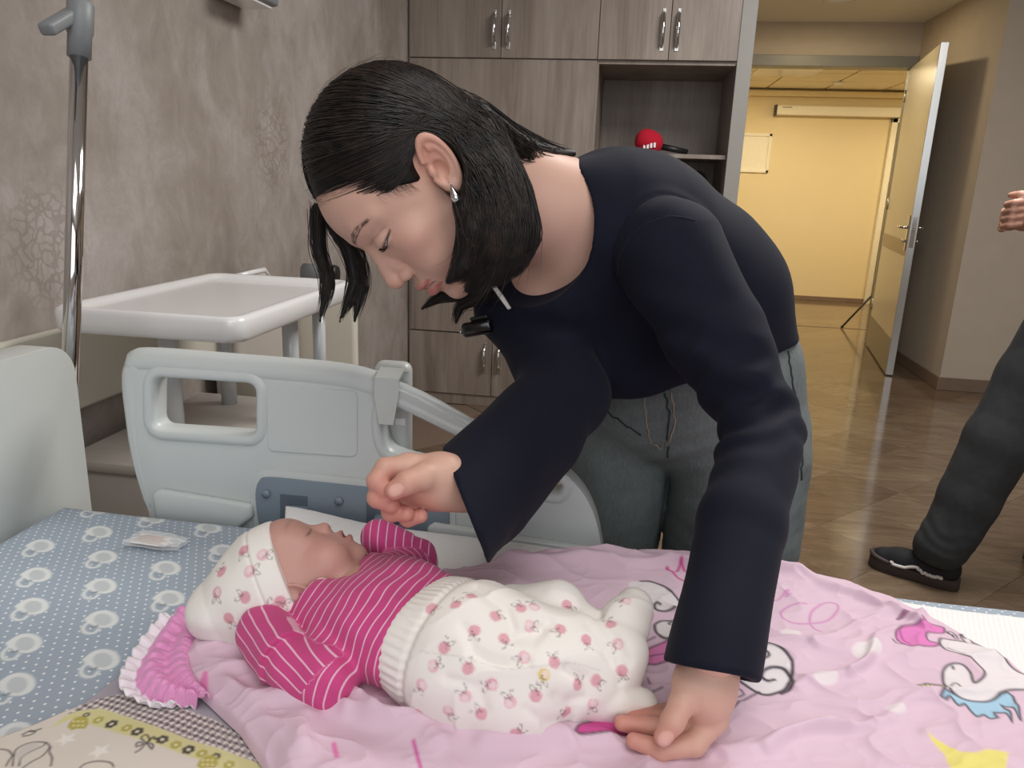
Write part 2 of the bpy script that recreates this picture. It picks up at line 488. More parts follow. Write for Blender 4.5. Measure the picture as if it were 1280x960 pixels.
M['frame_grey'] = simple('painted_steel_grey', '#82827d', 0.4)
M['alu'] = simple('brushed_aluminium', '#c9c9c6', 0.28, metal=0.9, var=0.03, scale=80)
M['chrome'] = simple('chrome', '#d8d8da', 0.08, metal=1.0, var=0.01)
M['dark'] = simple('dark_plastic', '#191a1c', 0.45)
M['door'] = simple('door_laminate', '#d8cfb8', 0.3, var=0.03, scale=6)
M['doorband'] = simple('door_band', '#a6957b', 0.35)
M['kick'] = simple('door_kick_plate', '#8d8676', 0.35)
M['white_gloss'] = simple('white_gloss_plastic', '#f1f1f2', 0.16, var=0.01, coat=0.3)
M['bedplastic'] = simple('pale_grey_green_plastic', '#ccd1d0', 0.32, var=0.02, scale=10)
M['bedplastic2'] = simple('pale_cream_plastic', '#c9cdca', 0.3, var=0.02, scale=10)
M['bluegrey'] = simple('blue_grey_plastic', '#7f8c99', 0.4, var=0.03)
M['bluegrey_dark'] = simple('blue_grey_shadow_plastic', '#5d6874', 0.45, var=0.03)  # darker copy of bluegrey, with the shade of the latch recesses put into its colour
M['steelpaint'] = simple('silver_painted_steel', '#d5dade', 0.25, metal=0.1, var=0.02)
M['taupe'] = simple('taupe_laminate', '#bdb6b0', 0.5, var=0.04)
M['cream'] = simple('cream_board', '#d9d5c8', 0.4, var=0.02)
M['grey_rubber'] = simple('grey_plastic', '#83878a', 0.45)
M['greypanel'] = simple('grey_side_panel', '#93908b', 0.5, var=0.04, scale=14)
M['paper'] = simple('paper', '#f0ead8', 0.8)
M['blackrubber'] = simple('black_rubber', '#141414', 0.6)

# =================================================================== setting
XL = -1.19; YB = 4.62; XN = 0.50; YD = 6.60; XR = 2.035; YC = 5.165; YCORR = 9.2; HC = 2.72
def quadbox(name, lo, hi, m): return struct(name, MB().box(lo, hi).mesh(name), m)
quadbox('wall_left', (XL-0.12, -1.5, 0), (XL, YB+0.1, HC), M['wallpaper'])
quadbox('wall_back', (XL-0.12, YB, 0), (XN, YB+0.12, HC), M['plaster'])
quadbox('wall_niche', (XN-0.12, YB, 0), (XN, YD+0.12, HC), M['plaster'])
quadbox('wall_right', (XR, YC, 0), (4.2, YC+0.12, HC), M['plaster'])
quadbox('wall_niche_right', (XR, YC+0.12, 0), (XR+0.12, YD, HC), M['plaster'])
quadbox('wall_far_right', (4.2, -1.5, 0), (4.32, YC+0.12, HC), M['plaster'])
# wall with the doorway
DX0, DX1, DZ = 0.80, 2.01, 2.15
quadbox('wall_door', (XN, YD, DZ+0.08), (XR+0.12, YD+0.12, HC), M['plaster'])
quadbox('wall_door_side', (XN, YD, 0), (DX0, YD+0.12, DZ+0.08), M['plaster'])
quadbox('wall_door_strip', (DX1+0.03, YD, 0), (XR+0.12, YD+0.12, DZ+0.08), M['plaster'])
struct('trim_1', MB().box((DX0-0.05, YD-0.03, DZ), (XR-0.002, YD+0.14, DZ+0.08), 0.004).mesh(), M['frame_grey'])
struct('trim_2', MB().box((DX1, YD-0.02, 0), (DX1+0.03, YD+0.14, DZ), 0.003).mesh(), M['frame_grey'])
struct('trim_3', MB().box((DX0-0.04, YD-0.02, 0), (DX0, YD+0.14, DZ), 0.003).mesh(), M['frame_grey'])
# window wall behind the photographer
WX0, WX1, WZ0, WZ1 = -0.45, 2.25, 0.95, 2.5
quadbox('wall_front_low', (XL-0.12, -1.62, 0), (4.32, -1.5, WZ0), M['plaster'])
quadbox('wall_front_high', (XL-0.12, -1.62, WZ1), (4.32, -1.5, HC), M['plaster'])
quadbox('wall_front_left', (XL-0.12, -1.62, WZ0), (WX0, -1.5, WZ1), M['plaster'])
quadbox('wall_front_right', (WX1, -1.62, WZ0), (4.32, -1.5, WZ1), M['plaster'])
wf = MB()
wf.box((WX0, -1.58, WZ0), (WX1, -1.53, WZ0+0.06)).box((WX0, -1.58, WZ1-0.06), (WX1, -1.53, WZ1))
for x in (WX0, (WX0+WX1)/2-0.03, WX1-0.06): wf.box((x, -1.58, WZ0), (x+0.06, -1.53, WZ1))
w1 = struct('window_1', wf.mesh(), M['white_gloss'])
glass = NT('window_glass'); glass.set(Roughness=0.02, IOR=1.45); glass.b.inputs['Transmission Weight'].default_value = 1.0
for k in (0, 1):
    x0 = WX0+0.06 if k == 0 else (WX0+WX1)/2+0.03
    x1 = (WX0+WX1)/2-0.03 if k == 0 else WX1-0.06
    MB().box((x0, -1.558, WZ0+0.06), (x1, -1.552, WZ1-0.06)).build('pane', glass.m, w1)
quadbox('ceiling', (XL-0.12, -1.62, HC), (4.32, YC+0.12, HC+0.1), M['ceil'])
quadbox('ceiling_niche', (XN-0.12, YC-0.1, 2.47), (XR, YD, HC), M['ceil'])
for nm, x, y, sx, sy in (('ceiling_panel_lamp', 1.1, 2.35, 1.24, 1.24), ('ceiling_panel_lamp', 0.2, -0.2, 1.24, 1.24)):
    t = thing(nm, 'square flat white ceiling panel lamp over the open floor' if y > 1 else 'square flat white ceiling panel lamp beside the window', 'lamp', (x, y, HC))
    MB().box((x-sx/2, y-sy/2, HC-0.012), (x+sx/2, y+sy/2, HC), 0.003).build('lamp_housing', M['white_gloss'], t)
# niche downlight
t = thing('recessed_downlight', 'small round recessed downlight over the open door', 'lamp', (1.25, 5.85, 2.47))
MB().lathe([(0.085, 0.0), (0.11, 0.0), (0.11, -0.006), (0.09, -0.012), (0.085, -0.004)], (1.25, 5.85, 2.47), n=28).build('trim_ring', M['white_gloss'], t, True)

# floor: base and diagonal travertine tiles
fl = struct('floor', MB().box((XL-0.12, -1.62, -0.08), (4.6, YCORR+0.1, -0.004)).mesh(), M['skirt'])
TS = 0.30
tile_me = MB().box((-TS/2+0.0003, -TS/2+0.0003, -0.006), (TS/2-0.0003, TS/2-0.0003, 0.0), 0.0006, 1, rot=Matrix.Rotation(PI/4, 4, 'Z'), origin=(0, 0, 0)).mesh('tile')
tile_me.materials.append(M['marble'])
DG = TS/math.sqrt(2)
near_t, rest = [], []
for i in range(-8, 26):
    for j in range(-8, 50):
        if (i+j) % 2: continue
        x = 0.984+i*DG; y = 3.218+(j-14)*DG
        if x < XL or x > 4.5 or y < -1.4 or y > YCORR: continue
        px, py, z = proj((x, y, 0))
        vis = z > 0.3 and 500 < px < 1300 and 370 < py < 800 and not (y > YC and x > XR and y < YD+0.1) and not (px > 1190 and y > YC)
        (near_t if vis else rest).append((z, x, y))
near_t.sort()
for k, (z, x, y) in enumerate(near_t[:290]):
    o = obj('tile', tile_me, None, fl); o.location = (x, y, 0)
rest += near_t[290:]
rb = MB()
mt = bmesh.new(); mt.from_mesh(tile_me); base_v = [v.co.copy() for v in mt.verts]; base_f = [[v.index for v in f.verts] for f in mt.faces]; mt.free()
V = []; Fc = []
for (z, x, y) in rest:
    o = len(V)
    V += [(v.x+x, v.y+y, v.z) for v in base_v]; Fc += [[o+i for i in f] for f in base_f]
me = bpy.data.meshes.new('tile_field'); me.from_pydata(V, [], Fc); me.update()
o = obj('tile_field', me, M['marble'], fl); o['kind'] = 'stuff'
# skirting
struct('baseboard_right', MB().box((XR-0.012, YC-0.012, 0), (4.2, YC, 0.085), 0.003).mesh(), M['skirt'])
struct('baseboard_niche', MB().box((XR-0.012, YC, 0), (XR, YD-0.03, 0.085), 0.003).mesh(), M['skirt'])
struct('baseboard_left', MB().box((XL, 2.6, 0), (XL+0.012, 4.0, 0.085), 0.003).mesh(), M['skirt'])

# corridor
quadbox('wall_corridor', (0.2, YCORR, 0), (4.6, YCORR+0.1, 2.6), M['corr_wall'])
quadbox('wall_corridor_left', (0.1, YD+0.12, 0), (0.2, YCORR+0.1, 2.6), M['corr_wall'])
quadbox('wall_corridor_right', (4.5, YD+0.12, 0), (4.6, YCORR, 2.6), M['corr_wall'])
quadbox('wall_corridor_front', (XR+0.12, YD+0.1, 0), (4.6, YD+0.12, 2.6), M['corr_wall'])
quadbox('trim_4', (0.2, YCORR-0.10, 2.205), (4.5, YCORR, 2.262), M['corr_wall'])
struct('baseboard_corridor', MB().box((0.2, YCORR-0.012, 0), (2.66, YCORR, 0.05), 0.002).mesh(), M['skirt'])
struct('trim_5', MB().box((0.8, YD+0.75, -0.003), (4.5, YD+0.79, 0.003), 0.001).mesh(), M['skirt'])
cc = struct('ceiling_corridor', MB().box((0.1, YD+0.12, 2.30), (4.6, YCORR+0.1, 2.36)).mesh(), M['tbar'])
tm = MB().box((-0.288, -0.288, -0.008), (0.288, 0.288, 0.012), 0.003, 1).mesh('ceiling_tile'); tm.materials.append(M['tilec'])
for i in range(7):
    for j in range(4):
        x = 0.42+0.6*i; y = YD+0.30+0.6*j+0.15
        if y > YCORR-0.1: continue
        o = obj('ceiling_tile', tm, None, cc); o.location = (x, y, 2.295)
for x in (1.3, 3.1):
    t = thing('corridor_ceiling_light', 'square warm corridor ceiling light opposite the doorway' if x < 2 else 'square warm corridor ceiling light hidden beyond the open door', 'lamp', (x, 7.9, 2.285), 'corridor ceiling lights')
    MB().box((x-0.29, 7.61, 2.28), (x+0.29, 8.19, 2.287), 0.002).build('lamp_housing', M['white_gloss'], t)
t = thing('smoke_detector', 'small round smoke detector on the corridor ceiling', 'detector', (1.92, 8.55, 2.287))
MB().lathe([(0.055, 0), (0.055, -0.02), (0.04, -0.034), (0.0, -0.036)], (1.92, 8.55, 2.287), n=20).build('detector_body', M['white_gloss'], t, True)
# wall screen casing, notice board, doorframe in the corridor
t = thing('screen_casing', 'long cream roll-up screen casing high on the corridor wall', 'casing', (2.0, YCORR-0.06, 2.0))
MB().box((1.44, YCORR-0.10, 2.012), (2.95, YCORR-0.001, 2.112), 0.012, 3).build('casing_body', M['paper'], t, auto=40)
MB().box((1.425, YCORR-0.105, 2.005), (1.445, YCORR-0.001, 2.118), 0.004).build('end_cap', M['dark'], t)
MB().box((1.50, YCORR-0.1035, 2.085), (1.60, YCORR-0.0995, 2.095), 0.001).build('nameplate', M['kick'], t)
t = thing('notice_frame', 'small cream framed notice on the corridor wall', 'notice', (1.32, YCORR, 1.4))
pr = MB()
for lo, hi in (((1.10, 1.40), (1.44, 1.43)), ((1.10, 1.79), (1.44, 1.82)), ((1.10, 1.40), (1.13, 1.82)), ((1.41, 1.40), (1.44, 1.82))):
    pr.box((lo[0], YCORR-0.02, lo[1]), (hi[0], YCORR, hi[1]), 0.003)
pr.build('frame', M['paper'], t); MB().box((1.13, YCORR-0.008, 1.43), (1.41, YCORR, 1.79)).build('sheet', M['paper'], t)
t = struct('door_2', MB().box((2.74, YCORR-0.02, 0.0), (3.55, YCORR, 1.96), 0.003).mesh(), M['corr_wall'])
fr = MB(); fr.box((2.66, YCORR-0.05, 0), (2.72, YCORR, 2.01), 0.006).box((2.66, YCORR-0.05, 1.96), (3.6, YCORR, 2.01), 0.006).box((2.735, YCORR-0.035, 0), (2.755, YCORR, 1.96), 0.004)
fr.build('door_frame', M['paper'], t, auto=40)

# the open door (free edge towards the room)
h = np.array([2.000, 6.573]); e = np.array([1.825, 5.466]); dv = (h-e)/np.linalg.norm(h-e); nv = np.array([-dv[1], dv[0]])
W = np.linalg.norm(h-e)
def dpt(s, n, z): q = e+dv*s+nv*n; return (q[0], q[1], z)
def dbox(mb, s0, s1, n0, n1, z0, z1, bev=0.002):
    a = math.atan2(dv[1], dv[0])
    return mb.box((e[0]+s0, e[1]+n0, z0), (e[0]+s1, e[1]+n1, z1), bev, rot=Matrix.Rotation(a, 4, 'Z'), origin=(e[0], e[1], 0))
d1 = struct('door_1', dbox(MB(), 0.012, W, -0.022, 0.022, 0.012, 2.14).mesh(), M['door'])
dbox(MB(), 0.0, 0.014, -0.024, 0.024, 0.008, 2.145, 0.002).build('edge_profile', M['alu'], d1)
dbox(MB(), 0.014, W-0.03, 0.022, 0.025, 0.012, 0.26, 0.001).build('kick_plate', M['kick'], d1)
dbox(MB(), 0.014, W-0.03, 0.022, 0.0235, 0.82, 0.92, 0.0005).build('band', M['doorband'], d1)
dbox(MB(), -0.0035, 0.001, -0.013, 0.013, 0.88, 1.08, 0.001).build('lock_plate', M['chrome'], d1)
dbox(MB(), -0.012, 0.0, -0.007, 0.007, 0.985, 1.015, 0.002).build('latch', M['chrome'], d1)
for sgn in (1, -1):
    hb = dbox(MB(), 0.035, 0.075, 0.022 if sgn > 0 else -0.030, 0.030 if sgn > 0 else -0.022, 0.86, 1.09, 0.003).build('handle_plate', M['chrome'], d1)
    MB().tube([dpt(0.055, 0.022*sgn, 1.01), dpt(0.055, 0.062*sgn, 1.01), dpt(0.062, 0.07*sgn, 1.01), dpt(0.17, 0.07*sgn, 1.008)], [0.010, 0.010, 0.010, 0.009], 10).build('lever', M['chrome'], d1, True)
    MB().tube([dpt(0.055, 0.03*sgn, 0.92), dpt(0.055, 0.05*sgn, 0.92)], 0.010, 10).build('thumb_turn', M['chrome'], d1, True)
for z in (0.3, 1.1, 1.9):
    MB().tube([dpt(W+0.002, 0.026, z), dpt(W+0.002, 0.026, z+0.09)], 0.008, 8).build('hinge', M['alu'], d1, True)

# tripod in the corridor, one leg showing past the door
t = thing('camera_tripod', 'black tripod standing in the corridor behind the open door', 'tripod', (2.47, 7.5, 0))
top = np.array([2.47, 7.5, 0.64])
for k, ft in enumerate(((1.985, 7.38, 0.0), (2.85, 7.30, 0.0), (2.62, 7.90, 0.0))):
    ft = np.array(ft); q = top+(ft-top)*0.5
    lg = MB().tube([top, q], [0.013, 0.013], 8).tube([q, ft+np.array([0, 0, 0.012])], [0.010, 0.009], 8).build('leg', M['dark'], t, True)
    MB().lathe([(0.013, 0.0), (0.015, 0.004), (0.011, 0.022), (0.0, 0.024)], ft, n=10).build('rubber_foot', M['blackrubber'], lg, True)
MB().tube([top+np.array([0, 0, -0.06]), top+np.array([0, 0, 0.05])], 0.028, 12).build('spider', M['dark'], t, True)
MB().tube([top, top+np.array([0, 0, 0.62])], 0.013, 10).build('centre_column', M['dark'], t, True)
MB().box(top+np.array([-0.04, -0.05, 0.62]), top+np.array([0.04, 0.05, 0.70]), 0.01).build('head', M['dark'], t)

# =================================================================== wardrobe wall unit
YW = 4.0; XM = -0.235
def handle(parent, x, z0, z1, y=YW-0.018):
    MB().tube([(x, y, z0+0.02), (x, y-0.022, z0+0.03), (x, y-0.026, (z0+z1)/2), (x, y-0.022, z1-0.03), (x, y, z1-0.02)], [0.008, 0.009, 0.011, 0.009, 0.008], 10, flat=1.0).build('handle', M['chrome'], parent, True)
    MB().box((x-0.010, y-0.003, z0), (x+0.010, y, z0+0.035), 0.002).build('handle_foot', M['alu'], parent)
    MB().box((x-0.008, y-0.003, z1-0.035), (x+0.008, y, z1), 0.002).build('handle_foot', M['alu'], parent)
wd = thing('wardrobe', 'tall grey wood-grain wardrobe wall unit with chrome handles and an open shelf niche', 'wardrobe', (-0.4, 4.3, 0))
bd = MB()
bd.box((XL+0.002, YW+0.002, 0.0), (XL+0.02, YB-0.002, 2.66)).box((XM-0.009, YW+0.002, 0.0), (XM+0.009, YB-0.002, 2.66))
bd.box((XL+0.02, YB-0.02, 0.0), (0.43, YB-0.003, 2.66))
bd.box((XL+0.02, YW+0.03, 0.0), (0.43, YW+0.045, 0.05)).box((XL+0.02, YW+0.002, 0.05), (0.43, YB-0.003, 0.068)).box((XL+0.02, YW+0.002, 2.64), (0.43, YB-0.003, 2.66))
bd.box((XM+0.009, YW+0.002, 1.783), (0.43, YB-0.003, 1.801)).box((XL+0.02, YW+0.002, 1.79), (XM-0.009, YB-0.003, 1.806)).box((XL+0.02, YW+0.002, 0.398), (0.43, YB-0.003, 0.414))
bd.build('carcass', M['wood'], wd)
MB().box((0.424, YW-0.016, 0.0), (0.494, YB-0.003, 2.66), 0.002).build('end_panel', M['greypanel'], wd, label='pale grey end panel')
def wdoor(x0, x1, z0, z1, hx=None, hz=None):
    d = MB().box((x0+0.0015, YW-0.018, z0+0.0015), (x1-0.0015, YW, z1-0.0015), 0.0015, 1).build('door', M['wood'], wd)
    if hx is not None: handle(d, hx, hz[0], hz[1])
xm2 = -0.712
wdoor(XL+0.012, xm2, 1.80, 2.655, xm2-0.035, (1.84, 2.02)); wdoor(xm2, XM, 1.80, 2.655, xm2+0.035, (1.84, 2.02))
xm3 = 0.102
wdoor(XM, xm3, 1.80, 2.655, xm3-0.035, (1.84, 2.03)); wdoor(xm3, 0.424, 1.80, 2.655, xm3+0.035, (1.84, 2.03))
wdoor(XL+0.012, XM, 0.41, 1.797)
wdoor(XL+0.012, xm2, 0.06, 0.405, xm2-0.04, (0.19, 0.36)); wdoor(xm2, XM, 0.06, 0.405, xm2+0.04, (0.19, 0.36))
wdoor(XM, xm3, 0.06, 0.405, xm3-0.04, (0.19, 0.36)); wdoor(xm3, 0.424, 0.06, 0.405, xm3+0.04, (0.19, 0.36))
MB().box((XL+0.012, YW-0.01, 0.0), (0.424, YW+0.03, 0.058), 0.002).build('plinth', M['wood'], wd)
MB().box((XM+0.011, YW+0.02, 1.355), (0.422, YB-0.02, 1.375), 0.001).build('shelf', M['wood'], wd)
MB().box((XM+0.011, YW+0.0, 0.955), (0.422, YB-0.02, 0.98), 0.001).build('shelf', M['wood'], wd)
# red foam microphone lying on the shelf
p0 = np.array([0.045, YW+0.16, 1.375])
t = thing('reporter_microphone', 'red foam-covered microphone lying on the wardrobe shelf', 'microphone', p0)
fm = simple('red_foam', '#c01430', 0.95, var=0.2, scale=300, bump=0.4, bdist=0.002)
MB().lathe([(0.0, -0.072), (0.03, -0.066), (0.05, -0.045), (0.06, -0.01), (0.061, 0.015), (0.054, 0.045), (0.036, 0.064), (0.02, 0.07), (0.0, 0.07)], p0+np.array([0, 0, 0.0605]), axis=(-0.9, -0.15, 0.25), n=28).build('foam_windscreen', fm, t, True)
MB().tube([p0+np.array([0.05, 0.01, 0.042]), p0+np.array([0.20, 0.03, 0.017])], [0.017, 0.013], 12).build('handle', M['dark'], t, True)
lt = MB()
for k in range(4): lt.box(p0+np.array([-0.028+0.017*k, -0.0605-0.001*abs(1.5-k)*-3, 0.022+0.003*k]), p0+np.array([-0.017+0.017*k, -0.052, 0.046+0.003*k]), 0.001, 1)
lt.build('lettering', M['white_gloss'], t)
# dark bag standing in the lower niche
p0 = np.array([0.29, YW+0.18, 0.98])
t = thing('black_bag', 'black rounded bag standing in the niche under the wardrobe shelf', 'bag', p0)
bagm = simple('black_fabric', '#17181a', 0.8, var=0.15, scale=120, bump=0.2)
MB().box(p0+np.array([-0.16, -0.09, 0.0]), p0+np.array([0.125, 0.09, 0.25]), 0.06, 5).build('bag_body', bagm, t, True)
MB().tube(spline([p0+np.array([-0.1, 0, 0.24]), p0+np.array([-0.06, 0, 0.30]), p0+np.array([0.03, 0, 0.31]), p0+np.array([0.08, 0, 0.24])], 6), 0.009, 8).build('bag_handle', bagm, t, True)
# =================================================================== wall-side furniture
struct('trim_6', MB().box((XL, 0.2, 0.70), (XL+0.022, 2.05, 0.885), 0.006).mesh(), M['cream'])
t = thing('bed_head_lamp', 'grey wall lamp with a white underside high on the wallpapered wall', 'lamp', (XL, 2.1, 1.9))
q = atx(305, 2, XL+0.06)
MB().box((XL, q[1]-0.09, q[2]+0.004), (XL+0.12, q[1]+0.10, q[2]+0.10), 0.012, 3).build('lamp_body', M['grey_rubber'], t, auto=40)
MB().box((XL+0.015, q[1]-0.08, q[2]-0.004), (XL+0.105, q[1]+0.08, q[2]+0.006), 0.003).build('diffuser', M['white_gloss'], t)
# bedside locker with raised tray
t = thing('bedside_locker', 'taupe bedside locker carrying a raised white tray table on silver posts', 'locker', (-0.92, 1.6, 0))
TX0, TX1, TY0, TY1, TZ = -1.10, -0.705, 1.285, 1.885, 0.955
MB().box((-1.14, 1.34, 0.08), (-0.74, 1.86, 0.60), 0.01).build('locker_body', M['taupe'], t, auto=40)
MB().box((-1.15, 1.33, 0.60), (-0.73, 1.87, 0.625), 0.008).build('locker_top', M['taupe'], t, auto=40)
for z0, z1 in ((0.10, 0.40), (0.415, 0.59)):
    f_ = MB().box((-0.74, 1.36, z0), (-0.722, 1.84, z1), 0.004).build('drawer_front', M['taupe'], t)
    MB().tube([(-0.722, 1.52, z1-0.05), (-0.70, 1.53, z1-0.05), (-0.70, 1.67, z1-0.05), (-0.722, 1.68, z1-0.05)], 0.006, 8).build('drawer_handle', M['alu'], f_, True)
for x, y, r in ((-0.965, 1.46, 0.021), (-0.80, 1.70, 0.019), (-0.765, 1.79, 0.016), (-1.02, 1.79, 0.02)):
    MB().tube([(x, y, 0.625), (x, y, TZ-0.03)], r, 16).build('post', M['steelpaint'], t, True)
for x in (-1.10, -0.78):
    for y in (1.38, 1.82):
        MB().lathe([(0.0, -0.022), (0.03, -0.022), (0.04, -0.012), (0.04, 0.012), (0.03, 0.022), (0.0, 0.022)], (x, y, 0.04), axis=(1, 0, 0), n=16).build('castor', M['blackrubber'], t, True)
# tray: rounded slab with a shallow dish
def tray():
    m = MB(); nlev = [(0.000, -0.045, 0.030), (0.0, -0.040, 0.030), (-0.004, -0.006, 0.034), (-0.001, 0.0, 0.03)]
    rings = []
    prof = [(0.006, -0.048), (0.0, -0.040), (0.0, -0.010), (0.003, -0.002), (0.010, 0.001), (0.020, 0.0), (0.030, -0.006), (0.042, -0.0105), (0.046, -0.011), (0.060, -0.011), (0.12, -0.011)]
    for ins, dz in prof:
        lp = rrect(TX0+ins, TY0+ins, TX1-ins, TY1-ins, max(0.035-ins*0.4, 0.012), 6)
        rings.append([m.bm.verts.new((p[0], p[1], TZ+dz)) for p in lp])
    for a, b in zip(rings[:-1], rings[1:]):
        for k in range(len(a)): m.bm.faces.new((a[k], a[(k+1) % len(a)], b[(k+1) % len(a)], b[k]))
    m.bm.faces.new(rings[0][::-1]); m.bm.faces.new(rings[-1]); return m
tr = tray().build('tray_table', M['white_gloss'], t, auto=50)
MB().box((-0.80, 1.335, TZ-0.012), (-0.722, 1.349, TZ-0.008), 0.002).build('moulding', M['white_gloss'], tr)
# white shell seat in the corner beyond the locker
t = thing('corner_recliner', 'pale shell armchair standing in the corner beyond the bedside locker', 'armchair', (-1.04, 2.35, 0))
MB().box((XL+0.03, 2.42, 0.10), (-0.905, 2.46, 0.86), 0.015, 3).build('side_panel', M['cream'], t, auto=40)
MB().box((XL+0.03, 1.96, 0.10), (-0.93, 2.0, 0.70), 0.015, 3).build('side_panel', M['cream'], t, auto=40)
MB().box((XL+0.028, 2.0, 0.30), (XL+0.09, 2.42, 0.84), 0.02, 3).build('backrest', M['taupe'], t, auto=40)
MB().box((XL+0.09, 2.0, 0.30), (-0.92, 2.42, 0.46), 0.03, 3).build('seat', M['taupe'], t, auto=40)
MB().box((XL+0.05, 2.0, 0.0), (-0.95, 2.42, 0.30), 0.01).build('base', M['dark'], t)
q = atx(372, 343, -1.08)
t = thing('grey_bolster', 'grey cylinder with a dark end cap lying behind the tray table', 'cylinder', (-1.06, 2.44, 0.86))
MB().tube([(-1.09, 2.44, 0.893), (-0.985, 2.44, 0.893)], 0.032, 18).build('roll', M['grey_rubber'], t, True)
MB().tube([(-0.985, 2.44, 0.893), (-0.972, 2.44, 0.893)], [0.033, 0.029], 18).build('end_cap', M['dark'], t, True)
t = thing('white_lid', 'white angled plastic lid leaning behind the tray table', 'lid', (-1.12, 2.2, 0.86))
q0, q1, q2 = [atx(x, y, -1.13) for x, y in ((290, 347), (330, 337), (338, 348))]
MB().tube([q0, q1, q2], 0.008, 8).build('lid_rim', M['white_gloss'], t, True)
MB().prism([(q0[1], q0[2]), (q1[1], q1[2]), (q2[1], q2[2]), (q2[1], 0.84), (q0[1], 0.84)], lambda p: (-1.135, p[0], p[1]), lambda p: (-1.128, p[0], p[1])).build('lid_plate', M['cream'], t)

# =================================================================== hospital bed
ZM = 0.75      # top of the made-up mattress
bed = thing('hospital_bed', 'adjustable hospital bed with pale plastic headboard and raised far side rail', 'bed', (0.15, 0.46, 0))
XH = -0.805
hbp = rrect(-0.06, 0.42, 0.985, 0.968, [0.05, 0.05, 0.03, 0.03], 8)
slot = rrect(0.56, 0.675, 0.852, 0.722, 0.02, 5)
hd = MB().prism(hbp, lambda p: (XH, p[0], p[1]), lambda p: (XH-0.05, p[0], p[1]), 0.016, [slot], 4).build('headboard', M['bedplastic2'], bed, auto=50)
fbp = rrect(-0.06, 0.42, 0.985, 0.93, [0.05, 0.05, 0.03, 0.03], 8)
MB().prism(fbp, lambda p: (1.22, p[0], p[1]), lambda p: (1.26, p[0], p[1]), 0.014, (), 3).build('footboard', M['bedplastic2'], bed, auto=50)
MB().box((-0.80, 0.04, 0.55), (1.2, 0.90, 0.60), 0.01).build('deck', M['frame_grey'], bed)
MB().box((-0.7, 0.16, 0.16), (1.1, 0.78, 0.24), 0.02).build('chassis', M['frame_grey'], bed)
for x in (-0.35, 0.75): MB().box((x-0.08, 0.36, 0.24), (x+0.08, 0.58, 0.55), 0.015).build('lift_column', M['bedplastic2'], bed)
for x in (-0.65, 1.05):
    for y in (0.16, 0.78):
        MB().lathe([(0.0, -0.02), (0.055, -0.02), (0.062, -0.01), (0.062, 0.01), (0.055, 0.02), (0.0, 0.02)], (x, y, 0.062), axis=(0, 1, 0), n=20).build('castor', M['blackrubber'], bed, True)
        MB().tube([(x, y, 0.11), (x, y, 0.20)], 0.02, 10).build('castor_stem', M['frame_grey'], bed, True)

# ---- far side rail, plane of its inner face
YR = 0.945
def rp(x, y): q = aty(x, y, YR); return (q[0], q[2])
out = [(186, 640), (172, 600), (164, 565), (158, 520), (155, 475), (160, 457), (172, 448), (195, 446), (300, 456), (420, 467), (470, 479),
       (520, 497), (600, 541), (660, 573), (695, 586), (718, 604), (735, 627), (746, 655), (753, 690), (755, 720), (560, 710), (330, 680), (188, 655)]
outl = [rp(*p) for p in spline(out[:19], 3)]+[rp(*p) for p in out[19:]]
def rot_rr(x0, y0, x1, y1, r):  # rounded quad following the slope of the rail
    return [rp(x, y+(x-x0)*0.068) for x, y in rrect(x0, y0, x1, y1, r, 4)]
win = rot_rr(191, 470, 321, 537, 12)
opening = [rp(*p) for p in spline([(476, 520), (483, 507), (500, 510), (560, 539), (640, 578), (698, 602), (702, 612), (692, 618), (640, 606), (560, 585), (500, 571), (480, 556)], 4, True)]
rail = MB().prism(outl, lambda p: (p[0], YR, p[1]), lambda p: (p[0], YR+0.034, p[1]), 0.007, [win, opening], 3).build('side_rail', M['bedplastic'], bed, auto=45)
# raised surround of the window and of the handle opening
def surround(loop, w, d, name, parent, mat, dy=0.0):
    P = np.array([(p[0], p[1]) for p in loop]); c = P.mean(0); n = len(P)
    t = np.roll(P, -1, 0)-np.roll(P, 1, 0); nr = np.stack([t[:, 1], -t[:, 0]], 1); nr /= np.linalg.norm(nr, axis=1)[:, None]+1e-9
    if ((nr*(P-c)).sum(1)).mean() < 0: nr = -nr
    m = MB(); rings = []
    for off, dep in ((-0.001, 0.012), (0.0, -d*0.4), (w*0.25, -d), (w*0.75, -d), (w, 0.001)):
        q = P+nr*off; rings.append([m.bm.verts.new((a, YR+dep+dy, b)) for a, b in q])
    for a, b in zip(rings[:-1], rings[1:]):
        for k in range(n): m.bm.faces.new((a[k], a[(k+1) % n], b[(k+1) % n], b[k]))
    return m.build(name, mat, parent, True)
surround(win, 0.016, 0.004, 'window_surround', rail, M['bedplastic'])
surround(opening, 0.014, 0.004, 'grip_surround', rail, M['bedplastic'])
# grip bar as a rounded tube on the sloping top edge
gb = [np.array([rp(*p)[0], YR+0.017, rp(*p)[1]]) for p in spline([(478, 489), (500, 497), (540, 517), (600, 549), (660, 580), (700, 598)], 4)]
MB().tube(gb, 0.0145, 14).build('grip_bar', M['bedplastic'], rail, True)
tb = [np.array([rp(*p)[0], YR+0.017, rp(*p)[1]]) for p in spline([(188, 634), (177, 595), (169, 560), (164, 520), (161, 482), (165, 463), (178, 454), (300, 463), (420, 474), (478, 489)], 5)]
MB().tube(tb, np.interp(np.linspace(0, 1, len(tb)), [0, 0.3, 0.5, 1], [0.0172, 0.018, 0.0195, 0.0195]), 12).build('top_roll', M['bedplastic'], rail, True)
